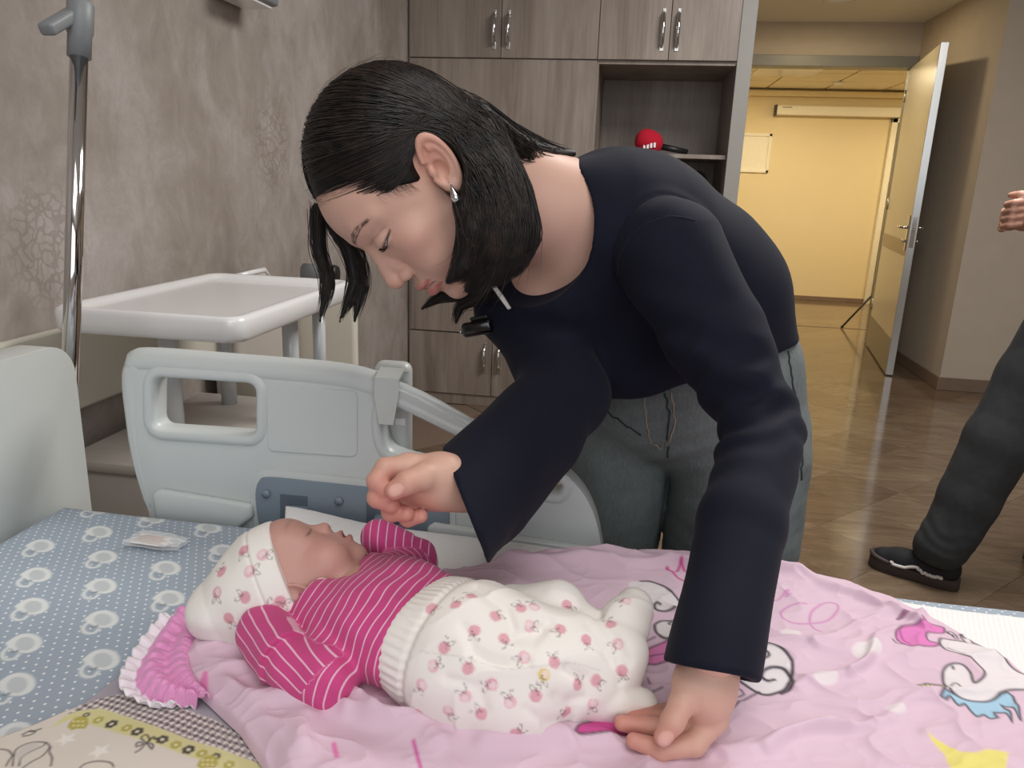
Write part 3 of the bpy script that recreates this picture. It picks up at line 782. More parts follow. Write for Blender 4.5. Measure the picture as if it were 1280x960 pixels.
# raised field and lower ledge
fld = rot_rr(335, 481, 447, 563, 8)
MB().prism(fld, lambda p: (p[0], YR-0.0025, p[1]), lambda p: (p[0], YR+0.001, p[1]), 0.001, (), 1).build('label_field', M['bedplastic'], rail)
led = [rp(*p) for p in ((195, 614), (205, 609), (318, 628), (320, 642), (300, 660), (200, 650))]
MB().prism(led, lambda p: (p[0], YR-0.012, p[1]), lambda p: (p[0], YR+0.001, p[1]), 0.005, (), 2).build('ledge', M['bedplastic'], rail, auto=50)
led = [rp(*p) for p in ((535, 656), (545, 650), (740, 682), (742, 700), (540, 690))]
MB().prism(led, lambda p: (p[0], YR-0.012, p[1]), lambda p: (p[0], YR+0.001, p[1]), 0.005, (), 2).build('ledge', M['bedplastic'], rail, auto=50)
lk = [rp(*p) for p in spline([(324, 640), (322, 615), (326, 600), (338, 595), (400, 601), (562, 618)], 4)]+[rp(564, 690), rp(330, 672)]
lp = MB().prism(lk, lambda p: (p[0], YR-0.007, p[1]), lambda p: (p[0], YR+0.001, p[1]), 0.0025, (), 2).build('lock_panel', M['bluegrey'], rail, auto=50, label='blue grey locking panel')
surr = [rp(*p) for p in spline([(316, 640), (314, 612), (320, 594), (336, 587), (400, 593), (568, 611)], 4)]+[rp(572, 690), rp(322, 672)]
MB().prism(surr, lambda p: (p[0], YR-0.003, p[1]), lambda p: (p[0], YR+0.001, p[1]), 0.002, (), 2).build('lock_surround', M['bedplastic'], rail, auto=50)
def rq(x, y, d): q = aty(x, y, YR-d); return np.array([q[0], YR-d, q[2]])
for x, y in ((333, 617), (424, 626)):
    c = rq(x, y, 0.007); MB().lathe([(0.0065, 0.0), (0.0062, 0.003), (0.0, 0.0036)], c, axis=(0, -1, 0), n=16).build('rivet', M['bluegrey'], lp, True)
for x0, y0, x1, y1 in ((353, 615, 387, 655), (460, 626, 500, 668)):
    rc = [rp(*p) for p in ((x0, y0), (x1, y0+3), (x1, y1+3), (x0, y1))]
    MB().prism(rc, lambda p: (p[0], YR-0.0075, p[1]), lambda p: (p[0], YR-0.006, p[1])).build('latch_recess_shade', M['bluegrey_dark'], lp)  # flat plate, the shade of a recess is painted by its darker colour
    a = rq((x0+x1)/2-10, y0+25, 0.010); b = rq((x0+x1)/2+14, y0+27, 0.010)
    MB().tube([a, b], 0.010, 12).build('latch_roller', M['bluegrey'], lp, True)
# handset hanging on the outside of the rail
hs = thing('bed_handset', 'pale grey wired bed handset hooked over the side rail', 'remote control', aty(493, 560, YR+0.05))
P0 = aty(493, 510, YR+0.06)
MB().box((P0[0]-0.0265, YR+0.042, P0[2]-0.075), (P0[0]+0.0265, YR+0.072, P0[2]+0.070), 0.013, 4).build('handset_body', M['bedplastic2'], hs, auto=40)
hk = [np.array([aty(486, 480, YR)[0], YR+dy, z]) for dy, z in ((0.042, 0.945), (0.041, 0.960), (0.017, 0.968), (-0.007, 0.960), (-0.0105, 0.938), (-0.0105, 0.898))]
hkm = MB()
for (a, b) in zip(hk[:-1], hk[1:]): pass
rings = []
for i, p in enumerate(hk):
    tn = hk[min(i+1, 5)]-hk[max(i-1, 0)]; tn /= np.linalg.norm(tn); nn = np.array([0, -tn[2], tn[1]])
    w = 0.0165 if i < 5 else 0.010
    rings.append([hkm.bm.verts.new(p+np.array([sx*w, 0, 0])+nn*sn*0.002) for sx, sn in ((-1, -1), (1, -1), (1, 1), (-1, 1))])
for a, b in zip(rings[:-1], rings[1:]):
    for k in range(4): hkm.bm.faces.new((a[k], a[(k+1) % 4], b[(k+1) % 4], b[k]))
hkm.bm.faces.new(rings[0]); hkm.bm.faces.new(rings[-1])
hkm.build('hook', M['bedplastic2'], hs, auto=40)
c = aty(499, 527, YR+0.04); MB().box((c[0]-0.006, YR+0.0405, c[2]-0.005), (c[0]+0.008, YR+0.0425, c[2]+0.004)).build('sticker', M['white_gloss'], hs)

# chrome drip pole in the headboard socket
b0 = atx(89, 436, -0.835); b1 = atx(99, 70, -0.835); dvv = (b1-b0)/np.linalg.norm(b1-b0)
pole = thing('drip_pole', 'chrome drip stand pole with a grey clamp socketed in the headboard', 'pole', b0)
MB().tube([b0-dvv*0.16, b1+dvv*0.02], 0.0125, 24).build('lower_tube', M['chrome'], pole, True)
MB().tube([b1+dvv*0.02, b1+dvv*0.45], 0.0095, 20).build('upper_tube', M['chrome'], pole, True)
MB().tube([b1-dvv*0.002, b1+dvv*0.03, b1+dvv*0.034, b1+dvv*0.075, b1+dvv*0.082], [0.0165, 0.0165, 0.0185, 0.0185, 0.012], 18).build('clamp', M['grey_rubber'], pole, True)
c0 = b1+dvv*0.062
MB().box(c0+np.array([-0.02, -0.075, -0.008]), c0+np.array([0.004, 0.0, 0.010]), 0.005, 3, rot=Matrix.Rotation(0.5, 4, 'X'), origin=c0).build('clamp_lever', M['grey_rubber'], pole, auto=40)
for sgn in (-1, 1):
    tp = b1+dvv*0.45
    MB().tube(spline([tp, tp+np.array([0, 0.06*sgn, 0.0]), tp+np.array([0, 0.10*sgn, 0.02]), tp+np.array([0, 0.11*sgn, 0.05])], 6), 0.004, 8).build('hook', M['chrome'], pole, True)

# =================================================================== mattress and bedclothes
MB().box((-0.79, 0.0, 0.601), (1.20, 0.905, ZM-0.012), 0.03, 4).build('mattress', simple('mattress_cover', '#7d8790', 0.6), None, auto=60)
tag(bpy.data.objects['mattress'], 'blue grey foam mattress under the fitted sheet', 'mattress')

# ---- elephant-print fitted sheet
def sheet_height(X, Y):
    e = np.minimum(np.minimum(X+0.795, 0.915-Y), Y+0.005)
    r = 0.035
    k = np.clip(1-e/r, 0, 1)
    return ZM-0.003-r*(1-np.sqrt(np.clip(1-k*k, 0, 1)))
xs = np.unique(np.concatenate([np.linspace(-0.7955, -0.755, 26), np.arange(-0.755, -0.22, 0.0019), np.arange(-0.22, 1.21, 0.02)]))
ys = np.unique(np.concatenate([np.linspace(-0.0055, 0.02, 8), np.arange(0.02, 0.42, 0.0034), np.arange(0.42, 0.875, 0.0019), np.linspace(0.875, 0.9155, 26)]))
GX, GY = np.meshgrid(xs, ys, indexing='ij'); GZ = sheet_height(GX, GY)
GZ = GZ+0.0012*fbm(np.stack([GX.ravel(), GY.ravel(), 0*GX.ravel()], 1).astype(np.float32), 4, 3).reshape(GX.shape)
P = np.stack([GX, GY, GZ], -1)
# side skirt of the sheet
sk = P[:, -1:, :].copy(); sk2 = sk.copy(); sk2[..., 2] = 0.60; sk[..., 2] -= 0.01
P = np.concatenate([P, sk2], 1); P = np.concatenate([np.concatenate([P[:1, :, :2], np.full_like(P[:1, :, 2:], 0.60)], -1), P], 0)
X, Y = P[..., 0].ravel(), P[..., 1].ravel()
pa = Painter(X, Y, '#9fabb9', 0.0010)
alpha = np.zeros(len(X))
ele = [(121, 634), (192, 645), (262, 657), (125, 662), (52, 680), (130, 693), (47, 715), (128, 729), (209, 707), (213, 744), (42, 754), (129, 770), (281, 686), (32, 800), (129, 821), (22, 851), (20, 915), (-30, 690), (-45, 740), (330, 668), (70, 655), (300, 720), (215, 790)]
ref = atz(129, 729, ZM)
def eoff(dx, dy): return (atz(129+dx, 729+dy, ZM)-ref)[:2]
body = [eoff(17.5*math.cos(a), 9.5*math.sin(a)) for a in np.linspace(0, 2*PI, 28)[:-1]]
snout = [eoff(*p) for p in ((-14, -6), (-23, 0), (-19, 4), (-12, 6), (-6, 5))]
trunk = spline([eoff(*p) for p in ((-17, 3), (-23, 8), (-23, 13), (-17, 15.5), (-10, 14.5), (-6, 11))], 5)
earp = [eoff(-1+10.5*math.cos(a), 0.5+6.6*math.sin(a)) for a in np.linspace(0, 2*PI, 22)[:-1]]
eye = [eoff(-8+1.3*math.cos(a), 7.4+0.9*math.sin(a)) for a in np.linspace(0, 2*PI, 8)[:-1]]
cents = [atz(ex, ey, ZM)[:2] for ex, ey in ele if (ex, ey) not in ((70, 655), (215, 790), (300, 720))]
lv1 = (atz(129, 821, ZM)-atz(130, 693, ZM))[:2]/3.0; lv2 = (atz(209, 707, ZM)-atz(128, 729, ZM))[:2]; l00 = atz(129, 821, ZM)[:2]
for i_ in range(-6, 16):
    for j_ in range(-4, 8):
        c = l00+lv1*i_+lv2*j_+lv1*(0.0 if j_ % 2 == 0 else 0.0)
        if not (-0.77 < c[0] < -0.24 and 0.03 < c[1] < 0.89): continue
        px_, py_, _z = proj((c[0], c[1], ZM))
        if -20 < px_ < 260 and py_ < 930: continue
        if min(np.linalg.norm(c-q_) for q_ in cents) > 0.04: cents.append(c)
for c in cents:
    pa.fill([c+b for b in body], '#dfe2e1'); pa.fill([c+b for b in snout], '#dfe2e1'); pa.line([c+b for b in trunk], 0.0038, '#dfe2e1')
    pa.fill([c+b for b in earp], '#c3c8cb'); pa.fill([c+b for b in eye], '#3a3c42')
    pa.line([c+eoff(-14, 8), c+eoff(-11, 9)], 0.0012, '#666a70')
base = np.array(lin('#9fabb9')); alpha = np.clip(np.abs(pa.C-base).sum(1)*12, 0, 1)
me = grid_mesh('fitted_sheet', P, np.concatenate([pa.C, np.ones((len(X), 1))], 1).reshape(P.shape[0], P.shape[1], 4))
at = me.attributes.new('printed', 'FLOAT', 'POINT'); at.data.foreach_set('value', alpha.astype(np.float32))
t = NT('elephant_print_cotton'); vc = t.add('ShaderNodeVertexColor', layer_name='Col')
at = t.add('ShaderNodeAttribute', attribute_name='printed')
sp = t.add('ShaderNodeSeparateXYZ'); t.link(t.coords(rot=(0, 0, math.radians(8))), sp.inputs[0])
def lattice(ox, oy, px, py):
    fx = t.math('SUBTRACT', t.math('FRACT', t.math('ADD', t.math('DIVIDE', sp.outputs[0], px), ox)), 0.5)
    fy = t.math('SUBTRACT', t.math('FRACT', t.math('ADD', t.math('DIVIDE', sp.outputs[1], py), oy)), 0.5)
    fx = t.math('MULTIPLY', fx, px); fy = t.math('MULTIPLY', fy, py)
    return t.math('ADD', t.math('MULTIPLY', fx, fx), t.math('MULTIPLY', fy, fy))
d = t.math('MINIMUM', lattice(0, 0, 0.0125, 0.0165), lattice(0.5, 0.5, 0.0125, 0.0165))
mr = t.add('ShaderNodeMapRange'); t.link(d, mr.inputs[0]); mr.inputs[1].default_value = 0.0017**2; mr.inputs[2].default_value = 0.0010**2; mr.inputs[3].default_value = 0; mr.inputs[4].default_value = 0.92
dots = t.math('MULTIPLY', mr.outputs[0], t.math('SUBTRACT', 1.0, at.outputs['Fac']))
t.base(t.mix(dots, vc.outputs[0], lin('#eef1f2'))); t.set(Roughness=0.85); t.bump(t.noise(t.coords(), 500, 2), 0.1, 0.0004)
o = obj('fitted_sheet', me, t.m); tag(o, 'grey blue fitted sheet printed with white elephants and dots', 'sheet')

# ---- white waffle pad
def line_at(pts, z): return np.array([atz(x, y, z)[:2] for x, y in pts])
def resample(P, n):
    P = np.asarray(P, float); s = np.concatenate([[0], np.cumsum(np.linalg.norm(np.diff(P, axis=0), axis=1))]); q = np.linspace(0, s[-1], n)
    return np.stack([np.interp(q, s, P[:, k]) for k in range(P.shape[1])], 1)
def coons(far, near, left, right, n, m):
    """far/near run left->right, left/right run far->near"""
    F, N_, L, R_ = resample(far, n), resample(near, n), resample(left, m), resample(right, m)
    u = np.linspace(0, 1, n)[:, None, None]; v = np.linspace(0, 1, m)[None, :, None]
    return (1-v)*F[:, None]+v*N_[:, None]+(1-u)*L[None]+u*R_[None]-((1-u)*(1-v)*F[0]+u*(1-v)*F[-1]+(1-u)*v*N_[0]+u*v*N_[-1])
pf = np.array([[-0.452, 0.925], [-0.30, 0.921], [-0.10, 0.915], [0.05, 0.900], [0.36, 0.868], [0.55, 0.858], [0.95, 0.85]])
pn = np.array([[-0.25, 0.50], [0.2, 0.45], [0.95, 0.40]])
G = coons(pf, pn, np.array([pf[0], [-0.425, 0.86], [-0.385, 0.75], [-0.345, 0.62], pn[0]]), np.array([pf[-1], pn[-1]]), 260, 110)
X, Y = G[..., 0], G[..., 1]
Z = ZM+0.004+0.014*np.exp(-((X+0.46)/0.10)**2)*np.clip((Y-0.86)/0.06, 0, 1)+0.003*np.exp(-((Y-0.90)/0.03)**2)+0.0015*fbm(np.stack([X.ravel(), Y.ravel(), 0*X.ravel()], 1).astype(np.float32), 9, 5).reshape(X.shape)
Z[:, 0] -= 0.002
me = grid_mesh('waffle_pad', np.stack([X, Y, Z], -1))
t = NT('white_waffle_cotton'); t.base(lin('#eeeceb')); t.set(Roughness=0.9)
wv = t.add('ShaderNodeTexWave'); wv.inputs['Scale'].default_value = 60; t.link(t.coords(rot=(0, 0, 0.3)), wv.inputs['Vector'])
t.bump(wv.outputs['Fac'], 0.35, 0.001)
o = obj('waffle_pad', me, t.m); so = o.modifiers.new('thickness', 'SOLIDIFY'); so.thickness = 0.003; so.offset = 1
tag(o, 'white textured cotton pad spread under the pink blanket', 'pad')

# ---- cream bunny blanket in the near left corner
ZC = ZM+0.006
far = line_at([(-60, 952), (0, 922), (75, 889), (100, 880), (165, 832), (205, 790), (262, 760)], ZC)
near = line_at([(-60, 1130), (200, 1130), (420, 1130)], ZC)
G = coons(far, near, np.array([far[0], near[0]]), np.array([far[-1], near[-1]]), 230, 200)
X, Y = G[..., 0].ravel(), G[..., 1].ravel()
Z = ZC+0.0022*fbm(np.stack([X, Y, 0*X], 1).astype(np.float32), 7, 11)
pa = Painter(X, Y, '#dfd5ca', 0.0010)
def c0px(p): return (p[0]/3.765, 820+p[1]/3.765)
def L0(pts): return line_at([c0px(p) for p in pts], ZC)
gy_lo = [(300, 275), (370, 250), (470, 240), (600, 290), (760, 350), (900, 395), (1050, 440), (1200, 500), (1300, 560)]
gy_hi = [(380, 225), (480, 192), (560, 180), (700, 212), (850, 245), (1000, 295), (1150, 370), (1300, 480)]
ye_lo = [(240, 330), (330, 290), (440, 322), (560, 372), (700, 412), (800, 442), (920, 482), (1060, 540), (1200, 600)]
top = [(620, -120), (900, 0), (1300, 300)]
pa.fill(L0(gy_hi+[(1400, 300), (900, -100), (600, -120), (470, 60)]), '#a9a1ab')
# gingham between gy_hi and gy_lo
gp = L0(gy_hi+gy_lo[::-1]); ins = pt_in_poly(X, Y, gp)
ang = math.atan2(*(L0([(1050, 440)])[0]-L0([(470, 240)])[0])[::-1]); ca, sa = math.cos(ang), math.sin(ang)
U = X*ca+Y*sa; Vv = -X*sa+Y*ca; per = 0.0062
g = (np.sin(U/per*2*PI) > 0).astype(float)+(np.sin(Vv/per*2*PI) > 0).astype(float)
gc = np.array([lin('#e6ddd6'), lin('#b0a3a3'), lin('#6f6468')])
pa.C[ins] = gc[g[ins].astype(int)]
pa.fill(L0(gy_lo+ye_lo[::-1]), '#d9d29c')
def flower(x, y, r, c):
    cc = L0([(x, y)])[0]
    for k in range(6):
        a = k*PI/3; q = cc+np.array([math.cos(a), math.sin(a)])*r*0.62
        pa.fill([q+np.array([math.cos(b), math.sin(b)])*r*0.42 for b in np.linspace(0, 2*PI, 9)[:-1]], c)
    pa.fill([cc+np.array([math.cos(b), math.sin(b)])*r*0.3 for b in np.linspace(0, 2*PI, 9)[:-1]], '#e8e2c8')
for x, y, r, c in ((462, 297, .0045, '#b3a94f'), (525, 322, .0052, '#463c3f'), (597, 345, .0045, '#b3a94f'), (647, 364, .0052, '#463c3f'), (765, 400, .005, '#463c3f'), (828, 420, .0045, '#b3a94f'), (887, 440, .0052, '#463c3f'), (950, 458, .0045, '#b3a94f'), (1078, 510, .0045, '#b3a94f'), (1015, 472, .004, '#463c3f'), (405, 270, .003, '#463c3f')):
    flower(x, y, r, c)
for dx, dy in ((0, 0), (610, 190)):
    ht = [(315+dx, 325+dy), (330+dx, 300+dy), (355+dx, 282+dy), (385+dx, 275+dy), (412+dx, 285+dy), (415+dx, 315+dy), (400+dx, 335+dy), (360+dx, 335+dy), (335+dx, 342+dy)]
    pa.fill(L0(ht), '#b8ac57')
    for k in range(6): pa.fill([L0([(345+dx+(k % 3)*22, 300+dy+(k//3)*20)])[0]+np.array([math.cos(b), math.sin(b)])*0.0011 for b in np.linspace(0, 2*PI, 7)[:-1]], '#e6dfb0')
for ln in ([(690, 420), (665, 395), (690, 380), (705, 405), (690, 420), (650, 415), (645, 435), (690, 420), (720, 425), (715, 445), (690, 420), (665, 445), (640, 460)], [(690, 420), (720, 390), (735, 400)], [(715, 398), (740, 398)],
           [(105, 365), (130, 350), (160, 345), (190, 335)], [(110, 372), (140, 365), (165, 350), (140, 345)]):
    pa.line(spline(L0(ln), 3), 0.0014, '#3f383a')
for ln in ([(60, 520), (65, 470), (75, 440), (110, 415), (160, 400), (215, 403), (235, 425), (232, 450), (245, 480), (240, 520)], [(90, 520), (100, 480), (140, 450), (200, 420), (215, 403)], [(110, 530), (150, 500), (200, 470), (235, 425)], [(0, 440), (40, 445), (60, 470)], [(30, 520), (45, 490), (60, 470)], [(370, 540), (400, 515), (460, 502), (520, 508), (535, 525)]):
    pa.line(spline(L0(ln), 3), 0.0013, '#5d5356')
pa.fill(L0([(110, 415), (160, 400), (200, 420), (140, 450), (90, 500), (70, 470)]), '#c9c3bf', 0.6)
for (x, y) in ((470, 455), (310, 385)):
    cc = L0([(x, y)])[0]; pa.fill([cc+np.array([math.cos(a), math.sin(a)])*(0.009 if k % 2 == 0 else 0.004) for k, a in enumerate(np.linspace(0, 2*PI, 11)[:-1])], '#efe9e2')
me = grid_mesh('bunny_blanket', np.stack([X, Y, Z], 1).reshape(230, 200, 3), pa.C.reshape(230, 200, 3))
o = obj('bunny_blanket', me, vcol('cream_print_cotton', 0.9, bump_scale=400, bump=0.1)); so = o.modifiers.new('thickness', 'SOLIDIFY'); so.thickness = 0.003; so.offset = 1
tag(o, 'cream cotton blanket with yellow heart border and brown gingham band', 'blanket')

# ---- pink unicorn blanket
ZP = ZM+0.018
far = np.vstack([line_at([(262, 762), (400, 735), (545, 716), (600, 706), (640, 697), (690, 690), (745, 684), (830, 690), (905, 698), (985, 711), (1060, 730), (1110, 744), (1180, 779), (1280, 845), (1400, 930)], ZP)])
left = line_at([(262, 762), (232, 790), (222, 822), (240, 852), (272, 882), (300, 908), (325, 945), (350, 1000), (370, 1080)], ZP)
near = np.vstack([left[-1:], [[0.1, 0.30], [0.45, 0.25]]]); right = np.vstack([far[-1:], near[-1:]])
NU, NV = 700, 380
G = coons(far, near, left, right, NU, NV)
X, Y = G[..., 0].ravel(), G[..., 1].ravel()
uu = np.linspace(0, 1, NU)[:, None]*np.ones((1, NV)); vv = np.ones((NU, 1))*np.linspace(0, 1, NV)[None]
edge = np.minimum(np.minimum(uu*1.0, vv*0.75), (1-uu)*1.0).ravel()
lift = np.clip(edge/0.03, 0, 1); lift = lift*lift*(3-2*lift)
Q3 = np.stack([X, Y, 0*X], 1).astype(np.float32)
def crease(ax, ay, bx, by, w, h):
    a = atz(ax, ay, ZP)[:2]; b = atz(bx, by, ZP)[:2]; d = d_poly(X+0.006*np.sin(Y*70), Y+0.006*np.sin(X*60), [a, b]); return h*np.exp(-(d/w)**2)
warp = X+0.03*fbm(Q3, 3.0, 21)
rid = np.abs(fbm(Q3, 5.0, 22)); rid2 = np.abs(fbm(Q3, 9.0, 24))
Z = ZP-0.006+0.010*lift+0.0045*(1-rid)**4+0.0040*(1-rid2)**4+0.0016*(1-np.abs(fbm(Q3, 17.0, 25)))**4+0.0026*fbm(Q3, 4, 23)
for c in ((560, 705, 980, 720, .012, .010), (300, 815, 460, 900, .010, .008), (240, 860, 420, 905, .008, .006), (360, 880, 380, 960, .012, .010), (450, 890, 540, 950, .010, .008), (430, 905, 700, 945, .008, .006), (1000, 880, 1140, 800, .006, .005), (960, 950, 1180, 880, .006, .005), (1010, 820, 1120, 770, .005, .004), (900, 960, 1050, 920, .006, .005), (1150, 930, 1280, 900, .006, .004), (990, 720, 1150, 790, .006, .006), (600, 940, 760, 930, .01, .007), (1060, 850, 1150, 770, .004, .004)):
    Z = Z+crease(*c)*lift
hem = np.clip(edge/0.006, 0, 1); Z = ZM+0.0085+(Z-ZM-0.0045)*np.sqrt(1-(1-hem)**2)
pa = Painter(X, Y, '#dcbfcf', 0.0012)
def bl(scale, x0, y0): return lambda pts: line_at([(x0+p[0]/scale, y0+p[1]/scale) for p in pts], ZP+0.004)
c4 = bl(4.365, 1080, 740); c7 = bl(2.56, 780, 680); c3 = bl(3.69, 780, 700); c5 = bl(3.556, 500, 690)
INK = '#3c343c'; WH = '#e6dde0'
def ell(f, cx, cy, rx, ry): return f([(cx+rx*math.cos(a), cy+ry*math.sin(a)) for a in np.linspace(0, 2*PI, 20)[:-1]])
for f, cx, cy, rx, ry in ((c4, 165, 678, 58, 30), (c4, 15, 365, 70, 36), (c7, 640, 450, 42, 22), (c7, 655, 585, 30, 15), (c7, 530, 310, 34, 15), (c7, 770, 370, 48, 26)):
    pa.fill(ell(f, cx, cy, rx, ry), '#e8dfe0', 0.8)
tail = spline(c4([(175, 178), (215, 155), (300, 165), (370, 195), (430, 212), (430, 245), (390, 250), (345, 260), (330, 285), (350, 305), (405, 312), (370, 340), (280, 352), (215, 335), (165, 290), (175, 250), (200, 228), (260, 215), (318, 205), (300, 180), (240, 163)]), 3, True)
pa.fill(tail, '#de7fbe'); pa.line(np.vstack([tail, tail[:1]]), 0.0017, INK)
pa.line(spline(c4([(200, 228), (185, 260), (210, 305), (240, 330)]), 4), 0.0013, '#8a4a7a'); pa.line(spline(c4([(150, 302), (175, 325), (205, 333)]), 4), 0.0016, INK)
bodyU = spline(c4([(405, 300), (425, 285), (500, 290), (580, 300), (640, 320), (700, 350), (740, 390), (800, 440), (873, 480), (1000, 540), (1000, 575), (873, 572), (800, 570), (750, 580), (700, 610), (640, 622), (560, 610), (500, 590), (460, 570), (430, 530), (422, 480), (440, 445), (480, 430), (530, 440), (570, 480), (585, 525), (600, 538), (640, 515), (648, 480), (620, 445), (560, 405), (470, 370), (425, 345)]), 3, True)
mane = c4([(430, 575), (408, 612), (440, 615), (465, 598), (515, 640), (545, 632), (615, 697), (650, 688), (690, 715), (722, 715), (705, 680), (760, 690), (800, 730), (790, 690), (745, 640), (800, 660), (850, 718), (830, 650), (805, 600), (770, 580), (700, 605), (640, 618), (560, 606), (500, 588)])
pa.fill(mane, '#a6c9df'); pa.line(np.vstack([mane, mane[:1]]), 0.0022, INK)
pa.fill(bodyU, WH); pa.line(np.vstack([bodyU, bodyU[:1]]), 0.0024, INK)
for lg in ([(495, 278), (450, 242), (478, 240), (508, 278)], [(550, 298), (520, 258), (555, 255), (592, 302)]):
    q = spline(c4(lg), 3); pa.fill(q, WH); pa.line(q, 0.0018, INK)
pa.line(c4([(452, 243), (480, 262)]), 0.003, INK); pa.line(c4([(522, 258), (545, 270)]), 0.003, INK)
hn = c4([(285, 545), (335, 525), (440, 540), (425, 572), (335, 560)]); pa.fill(hn, '#e8dcae'); pa.line(np.vstack([hn, hn[:1]]), 0.0020, INK)
for k in range(4): pa.line(c4([(330+26*k, 530+4*k), (345+26*k, 554+3*k)]), 0.0011, INK)
pa.line(c4([(477, 445), (478, 456)]), 0.0024, INK); pa.line(spline(c4([(465, 548), (485, 532), (505, 538), (518, 552)]), 4), 0.0014, INK)
for k in range(8): pa.line(c4([(445+13*k, 345+5*k), (449+13*k, 347+5*k)]), 0.0012, '#8a8088')
pa.fill(c4([(340, 800), (420, 840), (510, 905), (600, 920), (690, 900), (785, 890), (770, 960), (760, 1040), (470, 1040), (440, 930), (380, 850)]), '#e6d97c')
# crown and script
cr = c7([(135, 97), (165, 108), (180, 85), (200, 112), (225, 105), (222, 142), (170, 125)]); pa.line(np.vstack([cr, cr[:1]]), 0.0032, '#c94b92')
for p in ((137, 96), (180, 84), (224, 106)): pa.fill(ell(c7, p[0], p[1], 6, 5), '#c94b92')
pa.line(spline(c7([(580, 208), (530, 212), (500, 235), (505, 255), (545, 268), (590, 268), (650, 258), (682, 225), (675, 203), (640, 200), (600, 230), (592, 262), (605, 285), (627, 300)]), 5), 0.0022, '#cc7fb8')
pa.line(spline(c7([(460, 185), (490, 192), (525, 160), (515, 185), (535, 175)]), 5), 0.0020, '#cc7fb8')
# clouds and castle
cl1 = spline(c3([(20, 130), (75, 122), (130, 128), (190, 155), (240, 195), (265, 225), (245, 245), (190, 255), (150, 245), (110, 270), (60, 240)]), 4, True); pa.fill(cl1, WH)
pa.line(spline(c3([(75, 122), (130, 128), (190, 155), (240, 195), (265, 225), (245, 245), (190, 255), (150, 245), (138, 228), (150, 220), (165, 228)]), 4), 0.0032, INK)
cl2 = spline(c3([(260, 300), (205, 298), (165, 300), (140, 325), (145, 360), (175, 385), (215, 395), (270, 390), (300, 340)]), 4, True); pa.fill(cl2, WH); pa.line(cl2[:36], 0.0030, INK)
pa.line(spline(c3([(250, 318), (222, 326), (205, 316), (215, 306), (240, 312)]), 4), 0.0028, INK)
cl3 = spline(c3([(560, 440), (610, 430), (670, 428), (730, 455), (765, 500), (770, 560), (745, 620), (690, 645), (640, 648), (580, 620), (520, 570), (520, 500)]), 4, True); pa.fill(cl3, WH); pa.line(np.vstack([cl3, cl3[:1]]), 0.0034, INK)
pa.line(spline(c3([(690, 580), (660, 588), (632, 570), (640, 540), (680, 528), (730, 540), (765, 575), (775, 600), (760, 630), (720, 648)]), 4), 0.0034, INK)
pa.line(spline(c3([(612, 455), (650, 452), (664, 470), (642, 488), (610, 485)]), 4), 0.0032, INK)
rf = spline(c3([(70, 470), (85, 442), (120, 420), (180, 405), (240, 400), (240, 490), (190, 496), (130, 500), (85, 490)]), 3, True); pa.fill(rf, '#dd83b6'); pa.line(np.vstack([rf, rf[:1]]), 0.0019, INK)
pa.line(c3([(75, 470), (110, 462), (240, 452)]), 0.0016, INK); pa.line(c3([(60, 402), (140, 380)]), 0.0016, INK); pa.line(c3([(20, 620), (90, 640), (175, 600)]), 0.0016, INK)
st = c3([(-10, 450), (15, 460), (45, 490), (98, 522), (78, 560), (55, 530), (-10, 525)]); pa.fill(st, '#d8cd78'); pa.line(np.vstack([st, st[:1]]), 0.0016, INK)
pa.line(c3([(40, 558), (32, 576)]), 0.0016, INK); pa.line(c3([(108, 566), (118, 584)]), 0.0016, INK)
wd_ = spline(c3([(455, 652), (462, 625), (510, 610), (550, 650), (500, 672), (462, 668)]), 2, True); pa.line(np.vstack([wd_, wd_[:1]]), 0.0018, INK)
pa.line(spline(c3([(620, 635), (570, 665), (520, 700), (480, 735), (445, 748), (452, 775), (440, 800), (405, 822), (368, 800), (388, 785)]), 3), 0.0019, INK)
pa.fill(ell(c3, 462, 722, 22, 17), '#e58fb4'); pa.line(np.vstack([ell(c3, 462, 722, 22, 17)]*1), 0.0016, INK)
fs = spline(c5([(775, 850), (850, 780), (900, 750), (1010, 780), (1040, 820), (980, 838), (880, 852)]), 3, True); pa.fill(fs, '#cf4f96'); pa.line(np.vstack([fs, fs[:1]]), 0.0018, INK)
pa.line(c5([(720, 785), (760, 795), (815, 765), (830, 742)]), 0.0018, INK); pa.line(c5([(715, 770), (720, 785)]), 0.0018, INK)
for f, p in ((c5, [(60, 890), (80, 960), (95, 1000)]),): pa.line(f(p), 0.003, '#d36aa8')
bz = bl(4.129, 230, 740); pa.fill(bz([(75, 470), (105, 430), (125, 440), (120, 510)]), '#e07fb4'); pa.line(bz([(775, 835), (790, 910)]), 0.004, '#e07fb4')
pa.line(spline(c5([(140, 108), (165, 115), (180, 132)]), 3), 0.0018, INK)
ZPINK = Z.reshape(NU, NV)
me = grid_mesh('unicorn_blanket', np.stack([X, Y, Z], 1).reshape(NU, NV, 3), pa.C.reshape(NU, NV, 3))
o = obj('unicorn_blanket', me, vcol('pink_print_cotton', 0.88, bump_scale=260, bump=0.15, bdist=0.0006))
tag(o, 'crumpled pink blanket printed with unicorns, clouds and a castle under the baby', 'blanket')

